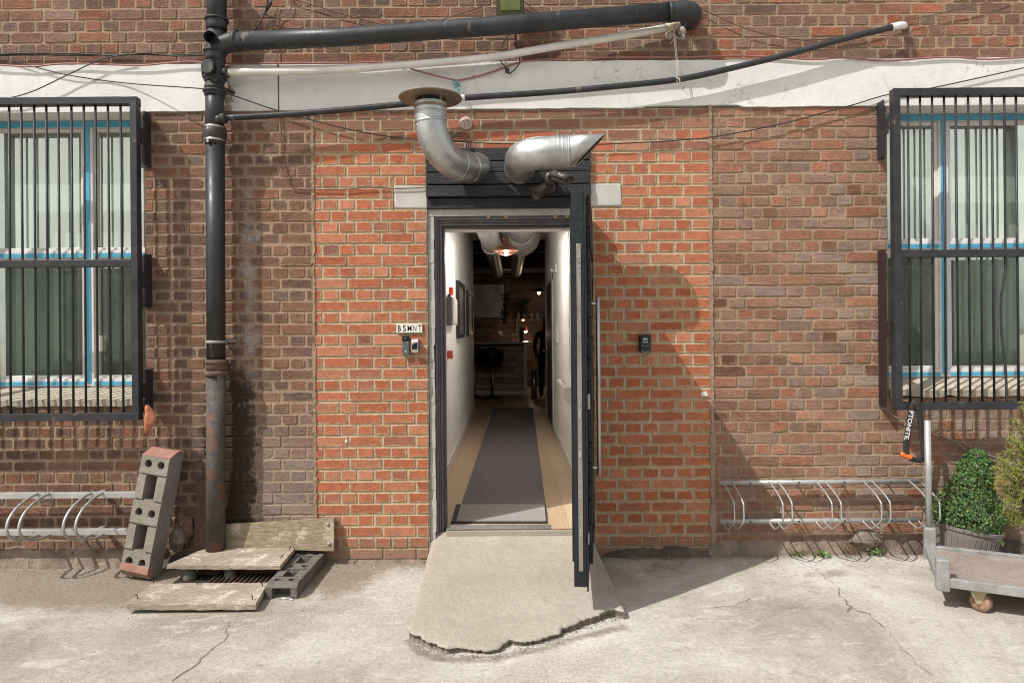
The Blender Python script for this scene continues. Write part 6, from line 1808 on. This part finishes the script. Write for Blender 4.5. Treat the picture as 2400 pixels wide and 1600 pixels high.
for x, lb in ((1226, 'left small round spotlight under the far shelf'), (1277, 'right small round spotlight under the far shelf')):
    c = at_y(x, 750, 10.62)
    tag(MB().lathe([(.028, .010), (.028, -.006), (.020, -.010), (.001, -.012)], c, (0, 0, 1), 14).build('spotlight', m_bulb), lb, 'spotlight', 'spotlights under the shelf')
so_c = at_y(1172, 781, 10.9); so_t = thing('wall_socket', so_c, 'white double socket with a dark plug on the far plank wall', 'socket')
MB().box((so_c.x - .05, 10.905, so_c.z - .045), (so_c.x + .05, 10.929, so_c.z + .045)).build('plate', m_white, so_t, bevel=.003); MB().box((so_c.x - .025, 10.87, so_c.z - .04), (so_c.x + .01, 10.905, so_c.z + .0)).build('plug', m_black, so_t)
bo_ = at_y(1221.5, 806, 9.2)
tag(MB().lathe([(.001, 0), (.036, .002), (.037, .19), (.014, .25), (.014, .31), (.001, .312)], (bo_.x, 9.2, FZ + 1.066), (0, 0, 1), 14).build('bottle', mat('blue_glass', (.03, .05, .10), None, 9, .2)), 'dark blue bottle standing on the bar counter', 'bottle')
for i, (px, py, s, lb) in enumerate(((1185, 700, .12, 'dark trailing plant hanging on the far wall beside the steel hood'), (1231, 707, .10, 'dark leafy plant hanging on the far wall, right of the middle'), (1184, 735, .10, 'dark leafy plant on the far shelf left of the jars'))):
    c = at_y(px, py, 10.6); r_ = random.Random(i); mb = MB()
    for q_ in range(160):
        o_ = rv3(r_) * s * r_.random() ** .5; o_.z *= 1.3
        leaf(mb, c + o_, rv3(r_), rv3(r_), .05, .03, (.02, .03, .012))
    t = thing('hanging_plant', c - Vector((0, 0, .2)), lb, 'plant', 'plants on the far wall')
    mb.build('foliage', m_leaf, t, colors=True, fix=False); MB().lathe([(.05, -.22), (.065, -.1), (.001, -.1)], c, (0, 0, 1), 12).build('pot', m_black, t)

# ------------------------------------------------------------------ person in black, back turned, at the right end of the counter
px0 = at_y(1281, 930, 8.45).x; PY = 8.45
pe_ = thing('person', (px0, PY, FZ), 'person in black clothing, back turned, at the right end of the bar counter', 'person')
H = 1.52; k = H / 1.70
def skin_fig(name, pts, edges, m, parent, lev=2):
    me = bpy.data.meshes.new(name); org = wl(parent)
    me.from_pydata([Vector(p[:3]) * 1.0 for p in pts], edges, [])
    me.materials.append(m)
    o = bpy.data.objects.new(name, me); col.objects.link(o)
    sk_ = o.modifiers.new('skin', 'SKIN'); ss = o.modifiers.new('sub', 'SUBSURF'); ss.levels = ss.render_levels = lev
    for i, p in enumerate(pts):
        v = me.skin_vertices[0].data[i]; r = p[3] if len(p) > 3 else .05
        v.radius = (r * k, (p[4] if len(p) > 4 else r) * k); v.use_root = (i == 0)
    for v in me.vertices: v.co *= k
    baked(o); o.parent = parent
    for p in o.data.polygons: p.use_smooth = True
    return o
pts = [(0, 0, .93, .155, .11), (0, .0, 1.08, .135, .10), (0, .01, 1.25, .165, .11), (0, .01, 1.38, .14, .09), (0, .03, 1.47, .055, .055), (0, .045, 1.56, .085, .10), (0, .05, 1.64, .075, .085),
       (-.10, .0, .86, .095, .10), (-.11, -.01, .48, .062, .066), (-.11, .0, .10, .045, .05), (-.115, .11, .035, .042, .035),
       (.10, .0, .86, .095, .10), (.11, .02, .48, .062, .066), (.11, .03, .10, .045, .05), (.115, .14, .035, .042, .035),
       (-.205, .01, 1.36, .058, .058), (-.25, .01, 1.10, .045, .045), (-.20, .12, .90, .034, .034), (-.18, .17, .86, .030, .02),
       (.205, .01, 1.36, .058, .058), (.25, .01, 1.10, .045, .045), (.21, .15, .95, .034, .034), (.18, .20, .92, .030, .02)]
eds = [(0, 1), (1, 2), (2, 3), (3, 4), (4, 5), (5, 6), (0, 7), (7, 8), (8, 9), (9, 10), (0, 11), (11, 12), (12, 13), (13, 14), (3, 15), (15, 16), (16, 17), (17, 18), (3, 19), (19, 20), (20, 21), (21, 22)]
skin_fig('body', pts, eds, m_cloth, pe_)
skin_fig('hair', [(0, .03, 1.60, .092, .10), (0, .04, 1.68, .07, .08), (0, -.055, 1.66, .045, .045)], [(0, 1), (0, 2)], m_cloth, pe_)
for s in (-1, 1):
    b = Vector((px0 + s * .112 * k, PY + .06, FZ + .012))
    MB().box((b.x - .045, b.y - .11, FZ + .002), (b.x + .045, b.y + .12, FZ + .028)).build('shoe_sole', m_white, pe_, bevel=.01)
for s in (-1,):
    hp = Vector((px0 + s * .185 * k, PY + .165 * k, FZ + .86 * k))
    hm = MB()
    for f in range(4):
        o_ = Vector((-.03 + .02 * f, .03, -.01)); hm.tube([hp + o_, hp + o_ + Vector((0, .03, -.02)), hp + o_ + Vector((0, .035, -.045 - .006 * (f in (1, 2)))), hp + o_ + Vector((0, .02, -.062 - .006 * (f in (1, 2))))], [.009, .0085, .008, .006], 6)
    hm.tube([hp + Vector((.03, .0, 0)), hp + Vector((.045, .03, -.015)), hp + Vector((.035, .05, -.03))], [.011, .009, .007], 6)
    hm.lathe([(.012, -.045), (.036, -.03), (.042, .0), (.03, .035), (.018, .05)], hp, (0, .6, -.5), 10)
    hm.build('hand', m_skin, pe_)
for mm in bpy.data.meshes:
    pass

# ------------------------------------------------------------------ ivy covered wall across the yard (it shows as the dark lower part of the window reflections)
iv = thing('ivy_wall', (0, -17, 0), 'dark ivy covered wall across the yard behind the viewpoint, mirrored in the window panes', 'wall')
m_ivy = mat('ivy_wall_face', (0.020, 0.030, 0.014), (0.06, 0.075, 0.035), 3, 0.8, bump=0.05, bscale=8)
tops = [(-16 + i * .8, 3.7 + .5 * noise.noise(Vector((i * .4, 0, 0))) + .35 * noise.noise(Vector((i * 1.3, 4, 0)))) for i in range(41)]
MB().prism([(-16, -17, -.1)] + [(x, -17, z) for x, z in tops] + [(16, -17, -.1)], (0, -.6, 0)).build('wall_face', m_ivy, iv, fix=True)
